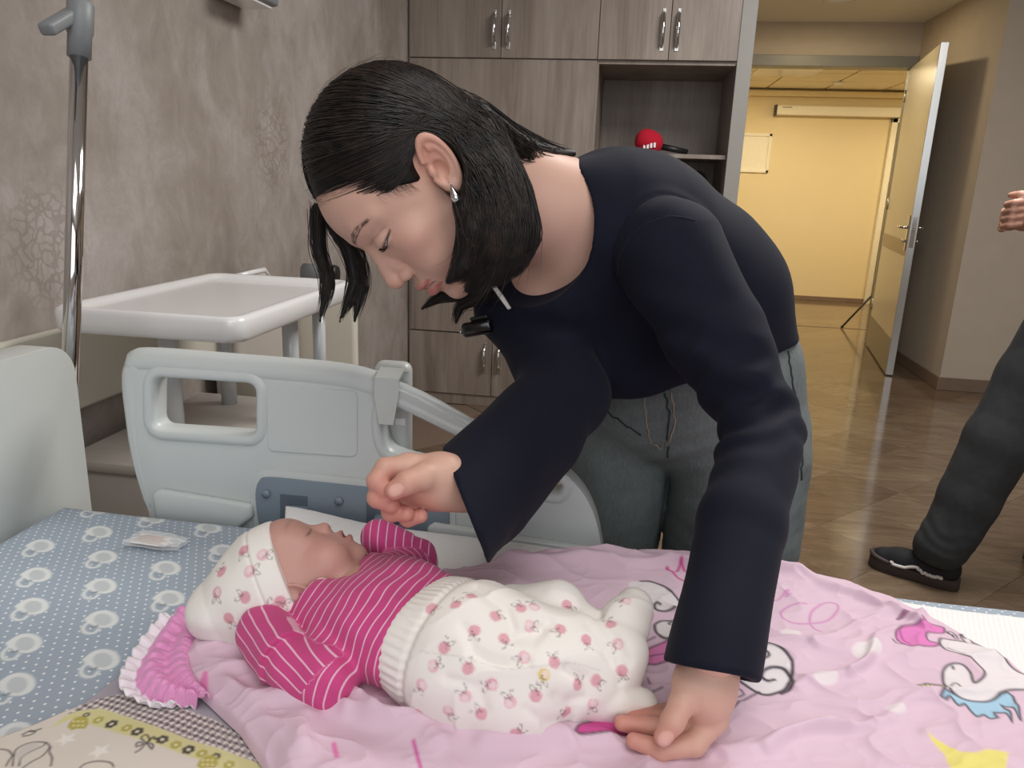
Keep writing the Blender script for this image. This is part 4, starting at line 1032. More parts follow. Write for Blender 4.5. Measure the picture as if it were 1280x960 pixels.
# ---- ruffled lace trim at the blanket corner
inn = spline([atz(x, y, ZP+0.003) for x, y in ((258, 768), (244, 798), (236, 826), (244, 850), (262, 874))], 40)
outp = spline([atz(x, y, ZM+0.010) for x, y in ((206, 768), (172, 812), (150, 858), (184, 884), (240, 880))], 40)
n = len(inn); m = 30; LG = np.zeros((n, m, 3)); LC = np.zeros((n, m, 3))
for j in range(m):
    v = j/(m-1)
    ph = np.linspace(0, 1, n)
    w = (np.sin(ph*2*PI*13+2.0*np.sin(v*5))*0.0026+np.sin(ph*2*PI*23.7+v*9)*0.0014)*(0.25+v)
    LG[:, j] = inn*(1-v)+outp*v
    LG[:, j, 2] += 0.006*math.sin(PI*min(v*1.2, 1))+0.7*w+0.004*np.sin(v*14)
    if v > 0.93: LG[:, j] += (outp-inn)*0.02*np.abs(np.sin(ph*PI*16))[:, None]
    dk = 0.5+0.5*np.sin(ph*2*PI*40)*math.sin(v*50)
    pk = np.array(lin('#e58cc6'))[None]*(1-0.35*dk[:, None])+np.array(lin('#f3c6e2'))[None]*0.35*dk[:, None]
    LC[:, j] = pk if v < 0.78 else np.array(lin('#f2eaf0'))
o = obj('lace_ruffle', grid_mesh('lace_ruffle', LG, LC), vcol('pink_lace', 0.5, sheen=0.3)); so = o.modifiers.new('thickness', 'SOLIDIFY'); so.thickness = 0.0012
tag(o, 'gathered pink lace ruffle with white scalloped edge at the blanket corner', 'lace trim')

# ---- packet of swabs
pc = atz(197, 677, ZM+0.004)
ax_ = (atz(240, 683, ZM)-atz(156, 671, ZM)); ax_ /= np.linalg.norm(ax_); ay_ = np.array([-ax_[1], ax_[0], 0]); az_ = np.array([0, 0, 1.0])
pk = thing('swab_packet', 'clear torn plastic packet of cotton swabs on the elephant sheet', 'packet', pc)
film = NT('clear_film'); film.base((0.95, 0.95, 0.96)); film.set(Roughness=0.18, Alpha=0.42)
uu, vv = np.meshgrid(np.linspace(-1, 1, 44), np.linspace(-1, 1, 26), indexing='ij')
q2 = np.stack([uu.ravel(), vv.ravel(), 0*uu.ravel()], 1).astype(np.float32)
for sgn, nm in ((1, 'film'), (-1, 'film')):
    wob = fbm(q2, 1.6, 31+sgn).reshape(uu.shape); hgt = 0.0055*(1-np.abs(vv)**3)*(1-np.abs(uu)**4)+0.0016*np.abs(wob)
    hx = 0.037+0.0012*np.sin(vv*5); hy = 0.0175*(1-0.25*np.clip(uu, 0, 1)**2)+0.0006*np.sin(uu*6)
    P = pc+ax_*(uu*hx)[..., None]+ay_*(vv*hy)[..., None]+az_*((hgt+0.003) if sgn > 0 else (-0.001+0*hgt))[..., None]
    obj(nm, grid_mesh(nm, P), film.m, pk)
MB().box((-0.03, -0.013, 0.0004), (0.010, 0.013, 0.0012), 0.0003, 1).build('paper_insert', simple('packet_paper', '#ece6e2', 0.7), pk)
o = bpy.data.objects['paper_insert']; o.data.transform(Matrix(((ax_[0], ay_[0], 0, pc[0]), (ax_[1], ay_[1], 0, pc[1]), (0, 0, 1, pc[2]), (0, 0, 0, 1))))
sw = simple('swab_paper', '#efe7df', 0.8); sk_ = simple('swab_stick', '#d9b8a4', 0.6)
for k, (dy, l0, l1) in enumerate(((-0.006, -0.03, 0.012), (-0.001, -0.028, 0.016), (0.005, -0.031, 0.008), (0.009, -0.024, 0.010))):
    s_ = MB().tube([pc+ax_*l0+ay_*dy+az_*0.0022, pc+ax_*l1+ay_*(dy-0.003)+az_*0.0032], 0.0012, 6).build('swab', sk_, pk, True)
    MB().lathe([(0.0, 0.0), (0.002, 0.002), (0.0024, 0.006), (0.0014, 0.011), (0.0, 0.012)], pc+ax_*(l1-0.002)+ay_*(dy-0.003)+az_*0.0032, axis=ax_, n=8).build('cotton_tip', sw, s_, True)

# =================================================================== baby
def normals_of(V, Q):
    a = V[Q[:, 2]]-V[Q[:, 0]]; b = V[Q[:, 3]]-V[Q[:, 1]]; n = np.cross(a, b); N = np.zeros_like(V)
    for k in range(4): np.add.at(N, Q[:, k], n)
    return N/(np.linalg.norm(N, axis=1)[:, None]+1e-12)
def decal_frames(V, N, pts):
    """surface point and tangent frame under each pixel (first surface met by the ray)"""
    x, y, z = proj(V); out = []
    for (px, py) in pts:
        d2 = (x-px)**2+(y-py)**2; i = np.where(d2 < 16)[0]
        if len(i) == 0: out.append(None); continue
        j = i[np.argmin(z[i]+0.002*np.sqrt(d2[i]))]
        n = N[j]; r = CR-n*(CR@n); r /= np.linalg.norm(r)+1e-9; u = np.cross(n, r); out.append((V[j], n, r, u))
    return out
def blend(C, a, c):
    C[:] = C*(1-a[:, None])+np.array(lin(c))*a[:, None]
def paint_apples(V, N, C, pts, seed, s=1.0):
    rs = np.random.RandomState(seed)
    for k, fr in enumerate(decal_frames(V, N, pts)):
        if fr is None: continue
        p, n, r, u = fr; q = V-p; i = np.where((np.abs(q).max(1) < 0.02*s) & (N@n > 0.2))[0]
        a0 = rs.rand()*6.28; ca, sa = math.cos(a0), math.sin(a0)
        x = (q[i]@r)/s; y = (q[i]@u)/s; x, y = x*ca-y*sa, x*sa+y*ca
        Ci = C[i]
        kind = rs.rand(); colr = '#dfa3ae' if kind < 0.62 else ('#e3c977' if kind > 0.93 else '#e7b9c0')
        d = np.hypot(x/1.05, y)
        blend(Ci, np.clip(0.5+(0.0056-d)/0.0014, 0, 1)*0.95, colr)
        if kind > 0.55: blend(Ci, np.clip(0.5+(0.0036-np.hypot(x+0.001, y+0.0006))/0.0014, 0, 1)*0.7, '#f1dfe0')
        for lx, ly, an in ((0.0035, 0.0062, 0.9), (-0.002, 0.0068, 2.2)):
            qx = (x-lx)*math.cos(an)+(y-ly)*math.sin(an); qy = -(x-lx)*math.sin(an)+(y-ly)*math.cos(an)
            e = np.hypot(qx/0.0036, qy/0.0017)
            blend(Ci, np.clip(1-np.abs(e-1)*2.6, 0, 1)*0.62, '#55504e')
        blend(Ci, np.clip(0.5+(0.0006-np.hypot(x-0.002, y-0.001))/0.0010, 0, 1)*0.8, '#6a4a52')
        C[i] = Ci
BR = np.array([[-0.2449, 0.15, -0.9579], [0.886, 0.4359, -0.1582], [-0.3938, 0.8874, 0.2397]]); BT = np.array([-0.3052, 0.654, 0.8165])
def bl2w(p): return BR@np.array(p, float)+BT
BRf = BR.astype(np.float32); BTf = BT.astype(np.float32)
baby = thing('baby', 'newborn baby on its back in a pink striped top and white printed trousers and cap', 'baby', (-0.2, 0.6, 0.77))
# --- head, neck, trunk, limbs (one surface)
def bface(L):
    d = s_ell(L, (0, -0.010, 0.020), (0.047, 0.058, 0.050))
    d = smin(d, s_ell(L, (0, 0.014, -0.010), (0.042, 0.041, 0.042)), 0.02)
    for s in (-1, 1):
        d = smin(d, s_ell(L, (s*0.024, 0.030, -0.020), (0.019, 0.020, 0.020)), 0.014)
        d = smin(d, s_ell(L, (s*0.020, 0.040, 0.010), (0.0125, 0.010, 0.0085)), 0.008)
        d = smin(d, s_sph(L, (s*0.0065, 0.0545, -0.008), 0.0045), 0.004)
    d = smin(d, s_ell(L, (0, 0.036, 0.030), (0.036, 0.022, 0.022)), 0.02)
    d = smin(d, s_sph(L, (0, 0.040, -0.044), 0.0115), 0.012)
    d = smin(d, s_cone(L, (0, 0.048, 0.010), (0, 0.0575, -0.005), 0.0052, 0.0066), 0.007)
    d = smin(d, s_ell(L, (0, 0.044, -0.026), (0.017, 0.013, 0.011)), 0.010)
    d = smin(d, s_ell(L, (0, 0.0555, -0.0225), (0.010, 0.0052, 0.0032)), 0.003)
    d = smin(d, s_ell(L, (0, 0.0540, -0.0325), (0.009, 0.0050, 0.0032)), 0.003)
    d = smax(d, -s_ell(L, (0, 0.060, -0.0275), (0.0105, 0.010, 0.0020)), 0.002)
    for s in (-1, 1):
        d = smax(d, -s_sph(L, (s*0.0032, 0.0600, -0.0115), 0.0017), 0.0015)
        c = np.array([s*0.047, -0.004, -0.002]); M3 = rotm((0, 0, 1), -s*0.35)
        e = s_ell(L, c, (0.0045, 0.0105, 0.0165), M3)
        e = smax(e, -s_ell(L, c+np.array([s*0.0045, 0.002, 0.0005]), (0.0042, 0.0062, 0.0105), M3), 0.003)
        d = smin(d, e, 0.003)
    return d
def bbody(P):
    L = (P-BTf)@BRf
    d = bface(L)
    d = smin(d, s_cone(P, bl2w((0, -0.012, -0.03)), (-0.245, 0.645, 0.812), 0.026, 0.032), 0.012)
    return d
V1, Q1 = surf(bbody, (-0.37, 0.56, 0.75), (-0.22, 0.73, 0.90), 0.0014)
def btrunk(P):
    d = s_chain(P, [(-0.245, 0.645, 0.812), (-0.20, 0.615, 0.812), (-0.12, 0.585, 0.812)], [0.034, 0.040, 0.040], 0.02)
    for ch, r in (([(-0.258, 0.607, 0.808), (-0.237, 0.545, 0.788), (-0.305, 0.580, 0.800)], [0.018, 0.016, 0.014]), ([(-0.235, 0.69, 0.812), (-0.212, 0.755, 0.802), (-0.25, 0.745, 0.826)], [0.016, 0.014, 0.012])):
        d = smin(d, s_chain(P, ch, r), 0.01)
    return d
V2, Q2 = surf(btrunk, (-0.34, 0.50, 0.755), (-0.06, 0.79, 0.87), 0.005)
L = (V1-BT)@BR
C1 = np.tile(np.array(lin('#c4968a')), (len(V1), 1))
red = np.exp(-((np.abs(L[:, 0])-0.024)**2+(L[:, 1]-0.04)**2+(L[:, 2]+0.015)**2)/0.02**2)
blend(C1, 0.35*red, '#c8857c')
lipd = np.exp(-(L[:, 0]/0.011)**4-((L[:, 2]+0.0275)/0.0072)**4)*(L[:, 1] > 0.046); blend(C1, 0.8*lipd, '#a8605f')
blend(C1, np.exp(-(L[:, 0]/0.011)**4-((L[:, 2]+0.0275)/0.0014)**2)*(L[:, 1] > 0.044), '#6a3236')
for s in (-1, 1):
    x = (s*L[:, 0]); yy = L[:, 2]-0.0075+0.0022*np.cos((x-0.020)/0.011*1.3)
    m = np.exp(-((x-0.020)/0.0095)**6-(yy/0.00105)**2)*(L[:, 1] > 0.03); blend(C1, 0.85*m, '#5a3a36')
    m = np.exp(-((x-0.020)/0.012)**4-((L[:, 2]-0.0265-0.002*np.cos((x-0.02)*120))/0.0018)**2)*(L[:, 1] > 0.028); blend(C1, 0.30*m, '#7a5548')
hair = np.clip((0.006-(L[:, 1]-0.0-0.9*(L[:, 2]-0.012)))/0.006, 0, 1)*(L[:, 2] > -0.012)*(np.abs(L[:, 0]) > 0.03)*(L[:, 1] > -0.02)*(np.abs(L[:, 0]) < 0.0465)
blend(C1, 0.55*hair, '#5d4238')
C2 = np.tile(np.array(lin('#c99a8b')), (len(V2), 1))
skin_b = vcol('baby_skin', 0.5, bump_scale=900, bump=0.05, sss=0.12)
me = raw_mesh('body', np.vstack([V1, V2]), np.vstack([Q1, Q2+len(V1)]), np.vstack([C1, C2]))
obj('body', me, skin_b, baby)
# --- cap
tipw = atz(268, 763, 0.797)
def bhat(P):
    L = (P-BTf)@BRf
    head = smin(s_ell(L, (0, -0.010, 0.020), (0.050, 0.061, 0.053)), s_ell(L, (0, 0.010, 0.0), (0.045, 0.047, 0.046)), 0.02)
    d = smin(head, s_cone(P, bl2w((0.0, -0.012, 0.035)), tipw, 0.047, 0.027), 0.045)
    d = d+0.0016*fbm(P, 22, 41, 2)*np.clip((L[:, 2]-0.045)/0.03, 0, 1)
    pl = 0.80*(L[:, 1])+0.006-L[:, 2]       # keep above this plane
    band = np.exp(-((pl+0.030)/0.0022)**2)*0.0012
    d = d+band
    fold = np.clip((pl+0.030)/0.002, 0, 1)*0.0012
    d = d-fold
    return smax(d, pl*0.78, 0.002)
V, Q = surf(bhat, (-0.44, 0.55, 0.75), (-0.25, 0.74, 0.90), 0.0016)
N = normals_of(V, Q); C = np.tile(np.array(lin('#f0ece6')), (len(V), 1))
hp = [(230+x/2.133, 560+y/2.133) for x, y in ((210, 285), (175, 330), (88, 385), (162, 398), (255, 412), (222, 432), (158, 272), (100, 330), (285, 372), (120, 455), (245, 330))]
paint_apples(V, N, C, hp[:8]+hp[9:10], 5)
cotton = vcol('printed_white_jersey', 0.9, bump_scale=700, bump=0.1, bdist=0.0004)
obj('cap', raw_mesh('cap', V, Q, C), cotton, baby, label='white cap printed with small pink fruit')
# --- undershirt collar
def bcol(P):
    a = s_chain(P, [atz(376, 772, 0.800), atz(388, 748, 0.822), atz(402, 728, 0.836), atz(415, 716, 0.842)], [0.006, 0.0075, 0.007, 0.003], 0.004)
    return a
V, Q = surf(bcol, (-0.35, 0.55, 0.78), (-0.24, 0.70, 0.87), 0.0014)
obj('collar', raw_mesh('collar', V, Q), simple('white_terry', '#e4d6d2', 0.95, var=0.1, scale=500), baby)
# --- striped top
lat = np.array([0.40, 0.916, 0.0]); axb = np.array([0.916, -0.40, 0.0])
ARM_R = [np.array(p) for p in ((-0.258, 0.607, 0.806), (-0.243, 0.556, 0.796), (-0.236, 0.545, 0.792))]
FOR_R = [np.array(p) for p in ((-0.240, 0.547, 0.794), (-0.270, 0.552, 0.798), (-0.312, 0.583, 0.804))]
ARM_L = [np.array(p) for p in ((-0.236, 0.69, 0.812), (-0.212, 0.750, 0.803))]
FOR_L = [np.array(p) for p in ((-0.212, 0.752, 0.805), (-0.252, 0.740, 0.832))]
def btors(P):
    d = None
    for s in (-1, 1):
        e = s_chain(P, [np.array([-0.252, 0.643, 0.812])+lat*0.030*s, np.array([-0.205, 0.622, 0.813])+lat*0.026*s, np.array([-0.150, 0.597, 0.812])+lat*0.024*s], [0.034, 0.041, 0.043], 0.02)
        d = e if d is None else smin(d, e, 0.03)
    cut = (P-np.array([-0.160, 0.602, 0.81], np.float32))@axb.astype(np.float32)
    d = d+0.0035*np.clip((cut+0.004)/0.008, 0, 1)
    d = smax(d, cut-0.006, 0.003)
    return d
def bsl(P, A, FA, ra, rf):
    d = s_chain(P, A, ra, 0.0); e = s_chain(P, FA, rf, 0.0)
    return d, e
def bshirt(P, parts=False):
    t = btors(P)
    a1 = s_chain(P, ARM_R, [0.024, 0.027, 0.028]); f1 = s_chain(P, FOR_R, [0.0275, 0.0245, 0.0225])
    a2 = s_chain(P, ARM_L, [0.022, 0.021]); f2 = s_chain(P, FOR_L, [0.021, 0.018])
    if parts: return t, a1, f1, a2, f2
    w = 0.0016*fbm(P*np.float32(1), 26, 51, 2)
    cuff = s_cone(P, FOR_R[1]+np.array([-0.004, 0, 0.004]), FOR_R[2], 0.0265, 0.0255)
    cuff = smax(cuff, (FOR_R[1]+np.array([-0.008, 0.002, 0]) - P).astype(np.float32)@((FOR_R[2]-FOR_R[1])/np.linalg.norm(FOR_R[2]-FOR_R[1])).astype(np.float32), 0.002)
    dd = ((FOR_L[1]-FOR_L[0])/np.linalg.norm(FOR_L[1]-FOR_L[0]))
    cuff2 = smax(s_cone(P, FOR_L[0]+dd*0.018, FOR_L[1]+dd*0.002, 0.0215, 0.0205), (FOR_L[0]+dd*0.018-P).astype(np.float32)@dd.astype(np.float32), 0.002)
    arm = smin(a1, f1, 0.006); arm = smin(arm, cuff, 0.0015)
    arm2 = smin(smin(a2, f2, 0.006), cuff2, 0.0015)
    d = smin(smin(t, arm, 0.007), arm2, 0.007)+w
    # neck opening
    L = (P-BTf)@BRf
    d = smax(d, -(bface(L)-0.003), 0.004)
    d = smax(d, -s_cone(P, bl2w((0, 0.0, -0.03)), (-0.262, 0.650, 0.815), 0.033, 0.026), 0.004)
    return d
V, Q = surf(bshirt, (-0.37, 0.49, 0.755), (-0.13, 0.80, 0.88), 0.0016)
t_, a1, f1, a2, f2 = bshirt(V, True)
l0 = atz(470, 760, 0.84); ld = atz(480, 750, 0.84)-l0; ld = ld[:2]/np.linalg.norm(ld[:2]); nd = np.array([ld[1], -ld[0], -0.25])
st_t = (V-l0)@nd
st_t = st_t+0.0025*fbm(V, 14, 55, 2)
def ax_coord(V, A, dx=0): d = (A[-1]-A[0])/np.linalg.norm(A[-1]-A[0]); return (V-A[0])@d
c_arm = ax_coord(V, ARM_R)+0.35*((V-ARM_R[0])@CR)+0.0015*fbm(V, 30, 56, 2); c_for = ax_coord(V, FOR_R)*0.25+((V-FOR_R[0])@(CR*0.75+CU*0.65))
c_a2 = ax_coord(V, ARM_L); c_f2 = (V-FOR_L[0])@CR
allp = np.stack([t_, a1, f1-0.001, a2, f2-0.001], 1); who = allp.argmin(1)
stripe = np.choose(who, [st_t, st_t, c_for, c_a2, c_f2])
me = raw_mesh('striped_top', V, Q, None, {'stripe': stripe})
t = NT('pink_stripe_jersey'); at = t.add('ShaderNodeAttribute', attribute_name='stripe')
fr = t.math('ABSOLUTE', t.math('SUBTRACT', t.math('FRACT', t.math('DIVIDE', at.outputs['Fac'], 0.0088)), 0.5))
mr = t.add('ShaderNodeMapRange'); t.link(fr, mr.inputs[0]); mr.inputs[1].default_value = 0.095; mr.inputs[2].default_value = 0.055; mr.inputs[3].default_value = 0; mr.inputs[4].default_value = 0.85
t.base(t.mix(mr.outputs[0], lin('#cb4685'), lin('#eec3d6'))); t.set(Roughness=0.9, Sheen_Weight=0.15); t.bump(t.noise(t.coords(), 800, 2), 0.15, 0.0004)
obj('striped_top', me, t.m, baby, label='raspberry pink top with thin white stripes and folded mitten cuffs')
# --- trousers
def z3(x, y, z): return atz(x, y, z)
PANT = dict(w=z3(520, 800, 0.812), h=z3(588, 812, 0.812), m=z3(668, 828, 0.808), k=z3(770, 815, 0.815), lo=z3(640, 868, 0.795), ft=z3(610, 770, 0.800), fk=z3(697, 768, 0.826), fa=z3(765, 800, 0.812))
CREASE = [([(500+x/3.556, 690+y/3.556) for x, y in ln], dp) for ln, dp in (([(340, 170), (470, 260), (510, 370), (620, 350)], 0.0045), ([(510, 385), (590, 400), (660, 310)], 0.0035), ([(280, 330), (330, 440), (400, 480), (480, 500), (560, 490)], 0.003), ([(820, 400), (900, 440), (975, 570)], 0.0035), ([(735, 520), (815, 560), (830, 640), (760, 655)], 0.004), ([(880, 300), (960, 400), (1005, 480)], 0.004), ([(840, 330), (900, 400), (940, 480)], 0.003), ([(210, 560), (350, 600), (380, 700)], 0.0025), ([(690, 640), (760, 700), (740, 760)], 0.004), ([(560, 700), (640, 760), (740, 740)], 0.0025))]
def bpant(P):
    p = PANT
    d = None
    for s in (-1, 1):
        e = s_cone(P, np.array([-0.156, 0.600, 0.812])+lat*0.022*s, p['h']+lat*0.014*s, 0.044, 0.046)
        d = e if d is None else smin(d, e, 0.03)
    d = smin(d, s_chain(P, [p['h'], p['m'], p['k']], [0.052, 0.045, 0.027], 0.02), 0.03)
    d = smin(d, s_chain(P, [z3(560, 850, 0.80), p['lo'], z3(735, 855, 0.795)], [0.034, 0.036, 0.026], 0.02), 0.03)
    d = smin(d, s_chain(P, [p['h'], p['ft'], p['fk']], [0.03, 0.030, 0.0285], 0.01), 0.006)
    d = smin(d, s_cone(P, p['fk'], p['fa'], 0.022, 0.016), 0.004)
    d = smin(d, s_cone(P, p['k'], p['fa'], 0.024, 0.020), 0.010)
    # gathered ankle cuff and turned-up far foot
    ft = s_chain(P, [z3(772, 806, 0.818), z3(782, 778, 0.830), z3(795, 758, 0.836)], [0.020, 0.0215, 0.0165], 0.006)
    cf = s_ell(P, z3(783, 830, 0.812), (0.014, 0.020, 0.024))
    d = smin(d, cf, 0.010); d = smin(d, ft, 0.004)
    fo = s_chain(P, [z3(715, 873, 0.787), z3(770, 877, 0.786), z3(803, 879, 0.785)], [0.021, 0.0175, 0.0115], 0.004)
    d = smin(d, fo, 0.003)
    # folds
    w = 0.0030*(1-np.abs(fbm(P, 9, 61, 2)))**3+0.0016*fbm(P, 16, 62, 2)
    ax = (P-np.array([-0.160, 0.602, 0.81], np.float32))@axb.astype(np.float32)
    band = np.clip(1-np.abs(ax-0.010)/0.014, 0, 1)
    ang = np.arctan2(P[:, 2]-0.812, (P-np.array([-0.15, 0.6, 0.8], np.float32))@lat.astype(np.float32))
    px_, py_, pz_ = proj(P)
    for ln, dp in CREASE:
        d = d+dp*0.85*np.exp(-(d_poly(px_, py_, ln)/7.5)**2)*(np.abs(d) < 0.02)
    d = d-w*np.clip((ax-0.022)/0.02, 0, 1)*0.9+0.0008*np.sin(ang*52)*np.clip(1-np.abs(ax-0.012)/0.022, 0, 1)+0.0022*np.exp(-((ax-0.026)/0.0035)**2)
    # seam along the outer leg
    d = smax(d, -(ax+0.004), 0.003)
    return d
V, Q = surf(bpant, (-0.19, 0.46, 0.755), (0.07, 0.74, 0.885), 0.0017)
N = normals_of(V, Q); C = np.tile(np.array(lin('#efe9e3')), (len(V), 1))
ap = [(500+x/3.556, 690+y/3.556) for x, y in ((245, 230), (330, 345), (425, 285), (465, 380), (195, 425), (150, 505), (300, 515), (405, 590), (290, 640), (95, 590), (210, 710), (365, 720), (490, 668), (605, 640), (640, 545), (550, 465), (690, 492), (580, 330), (600, 240), (745, 235), (715, 340), (830, 390), (540, 250), (1005, 215), (935, 315), (965, 410), (990, 530), (790, 590), (740, 715), (520, 810), (860, 680), (80, 720), (325, 185), (140, 250), (875, 570))]
paint_apples(V, N, C, ap, 9, 0.88)
# stitched side seam
sx_, sy_, sz_ = proj(V); sl = spline([(525, 814), (580, 822), (630, 836), (680, 832), (715, 829), (750, 838)], 6)
dd = d_poly(sx_, sy_, sl); m = np.exp(-(dd/0.9)**2)*(N@(-CF) > 0.15)*(sz_ < 0.80); blend(C, 0.35*m, '#b5aba6')
obj('trousers', raw_mesh('trousers', V, Q, C), cotton, baby, label='cream white footed trousers printed with small pink fruit')

# =================================================================== woman leaning over the bed
HR = np.array([[0.4563, -0.4001, -0.7965], [-0.881, -0.3293, -0.341], [0.1255, -0.8573, 0.5027]]); HT = np.array([-0.2344, 0.8491, 1.211])
HRf = HR.astype(np.float32); HTf = HT.astype(np.float32)
def h2w(p): return HR@np.array(p, float)+HT
woman = thing('woman', 'dark-haired woman in a navy sweater and jeans leaning over the baby', 'person', (0.08, 1.12, 0.0))
K = dict(SL=atd(838, 318, 0.865), EL=atd(955, 535, 0.805), WL=atd(893, 812, 0.606), SR=atd(650, 398, 1.00), ER=atd(706, 492, 0.925), WR=atd(575, 608, 0.745),
         TL0=atd(925, 470, 1.12), TL1=atd(892, 385, 1.06), TL2=atd(815, 305, 0.975), TR0=atd(808, 470, 1.13), TR1=atd(748, 405, 1.07), TR2=atd(690, 365, 1.01),
         UB=atd(772, 300, 0.985), NB=atd(722, 290, 0.945), HL=atd(925, 560, 1.15), HRr=atd(795, 565, 1.15))
def whead(L):
    d = s_ell(L, (0, -0.006, 0.042), (0.073, 0.087, 0.080))
    d = smin(d, s_ell(L, (0, 0.031, 0.046), (0.064, 0.063, 0.054)), 0.03)
    d = smin(d, s_ell(L, (0, 0.034, -0.012), (0.059, 0.055, 0.058)), 0.03)
    d = smin(d, s_ell(L, (0, 0.026, -0.055), (0.047, 0.048, 0.036)), 0.02)
    for s in (-1, 1):
        d = smin(d, s_chain(L, [(s*0.054, 0.006, -0.040), (s*0.047, 0.018, -0.064), (s*0.024, 0.060, -0.088)], [0.014, 0.015, 0.014], 0.01), 0.02)
        d = smin(d, s_ell(L, (s*0.043, 0.058, -0.012), (0.020, 0.020, 0.017)), 0.018)
        d = smin(d, s_ell(L, (s*0.032, 0.062, -0.040), (0.022, 0.024, 0.026)), 0.018)
    d = smin(d, s_ell(L, (0, 0.076, -0.089), (0.019, 0.0165, 0.0145)), 0.016)
    d = smin(d, s_ell(L, (0, 0.074, -0.054), (0.030, 0.0245, 0.026)), 0.014)
    for s in (-1, 1):   # sockets, lids, brow
        d = smax(d, -s_ell(L, (s*0.034, 0.101, 0.016), (0.019, 0.016, 0.012)), 0.014)
        d = smin(d, s_ell(L, (s*0.0335, 0.0745, 0.014), (0.0165, 0.0150, 0.0115)), 0.005)
        d = smin(d, s_chain(L, [(s*0.012, 0.086, 0.034), (s*0.034, 0.081, 0.041), (s*0.052, 0.064, 0.036)], [0.006, 0.0065, 0.005]), 0.014)
    d = smin(d, s_chain(L, [(0, 0.082, 0.026), (0, 0.094, 0.004), (0, 0.108, -0.021)], [0.0075, 0.0078, 0.0098], 0.004), 0.010)
    d = smin(d, s_ell(L, (0, 0.104, -0.027), (0.0105, 0.0105, 0.0075)), 0.006)
    for s in (-1, 1):
        d = smin(d, s_ell(L, (s*0.0085, 0.0900, -0.014), (0.0065, 0.0100, 0.0120)), 0.006)
        d = smin(d, s_ell(L, (s*0.0125, 0.0955, -0.028), (0.0062, 0.0095, 0.0075)), 0.004)
        d = smax(d, -s_ell(L, (s*0.0066, 0.1000, -0.0372), (0.0032, 0.0050, 0.0032)), 0.002)
    d = smin(d, s_ell(L, (0, 0.0965, -0.0505), (0.019, 0.0085, 0.0058)), 0.004)
    d = smin(d, s_ell(L, (0, 0.0940, -0.0650), (0.0175, 0.0090, 0.0068)), 0.004)
    d = smax(d, -s_chain(L, [(-0.025, 0.0855, -0.0575), (-0.012, 0.1005, -0.0575), (0, 0.105, -0.0575), (0.012, 0.1005, -0.0575), (0.025, 0.0855, -0.0575)], [0.0008, 0.0016, 0.0018, 0.0016, 0.0008]), 0.002)
    for s in (-1, 1):   # ears
        M3 = rotm((0, 0, 1), s*0.42)@rotm((1, 0, 0), 0.38)
        c = np.array([s*0.0775, -0.013, 0.008])
        q = (L-c.astype(np.float32))@M3.astype(np.float32)
        k = np.float32(s)
        plate = s_ell(q, (0, 0, 0), (0.0042, 0.0155, 0.0295))
        aa = np.arctan2(q[:, 2]/0.0285, q[:, 1]/0.0145)
        rr = np.sqrt((q[:, 1]/0.0145)**2+(q[:, 2]/0.0285)**2)
        ring = np.sqrt(((rr-1)*0.018)**2+(q[:, 0]-k*0.0040)**2)-0.0033
        ring = np.where((aa > -0.35) & (aa < 0.25), np.maximum(ring, 0.004), ring)
        ant = np.sqrt(((rr-0.62)*0.018)**2+(q[:, 0]-k*0.0036)**2)-0.0026
        ant = np.where(np.abs(aa) < 1.25, np.maximum(ant, 0.003), ant)
        e = smin(smin(plate, ring, 0.003), ant, 0.003)
        e = smin(e, s_ell(q, (k*0.002, 0.003, -0.0275), (0.0048, 0.0085, 0.0085)), 0.004)
        e = smax(e, -s_ell(q, (k*0.0045, 0.0030, -0.0065), (0.0055, 0.0068, 0.0100)), 0.003)
        e = smin(e, s_ell(q, (k*0.0035, 0.0115, -0.0050), (0.0038, 0.0042, 0.0062)), 0.003)
        d = smin(d, e, 0.004)
    return d
def wtorso(P, g):
    d = s_chain(P, [K['TL0'], K['TL1'], K['TL2']], [0.088+g, 0.092+g, 0.076+g], 0.03)
    d = smin(d, s_chain(P, [K['TR0'], K['TR1'], K['TR2']], [0.084+g, 0.092+g, 0.070+g], 0.03), 0.07)
    d = smin(d, s_ell(P, K['UB'], (0.118+g, 0.105+g, 0.112+g)), 0.06)
    d = smin(d, s_sph(P, atd(862, 352, 1.04), 0.106+g), 0.04)
    return d
def warms(P, g):
    a = s_chain(P, [K['SL'], K['EL'], K['WL']], [0.052+g, 0.032+g, 0.022+g], 0.02)
    b = s_chain(P, [K['SR']+CR*0.03, K['ER'], K['WR']], [0.034+g, 0.034+g, 0.024+g], 0.02)
    return a, b
NK = [h2w((0, -0.028, -0.045)), h2w((0, -0.045, -0.10))*0.5+K['NB']*0.5+np.array([0, 0.0, 0.004]), K['NB']]
def wneck(P):
    d = s_chain(P, NK, [0.050, 0.050, 0.060], 0.03)
    # sternomastoid and trapezius
    d = smin(d, s_chain(P, [h2w((0.02, -0.075, -0.02)), atd(690, 245, 0.90), atd(775, 262, 0.91)], [0.030, 0.040, 0.050], 0.02), 0.03)
    return d
def wskin(P):
    L = (P-HTf)@HRf
    d = whead(L)
    n = wneck(P)
    d = smin(d, n, 0.016)
    t = wtorso(P, -0.004)
    a, b = warms(P, 0.0)
    d2 = smin(t, smin(a, b, 0.01), 0.04)
    d = smin(d, d2, 0.03)
    return d
V1, Q1 = surf(wskin, (-0.42, 0.66, 1.02), (0.10, 1.06, 1.36), 0.0018)
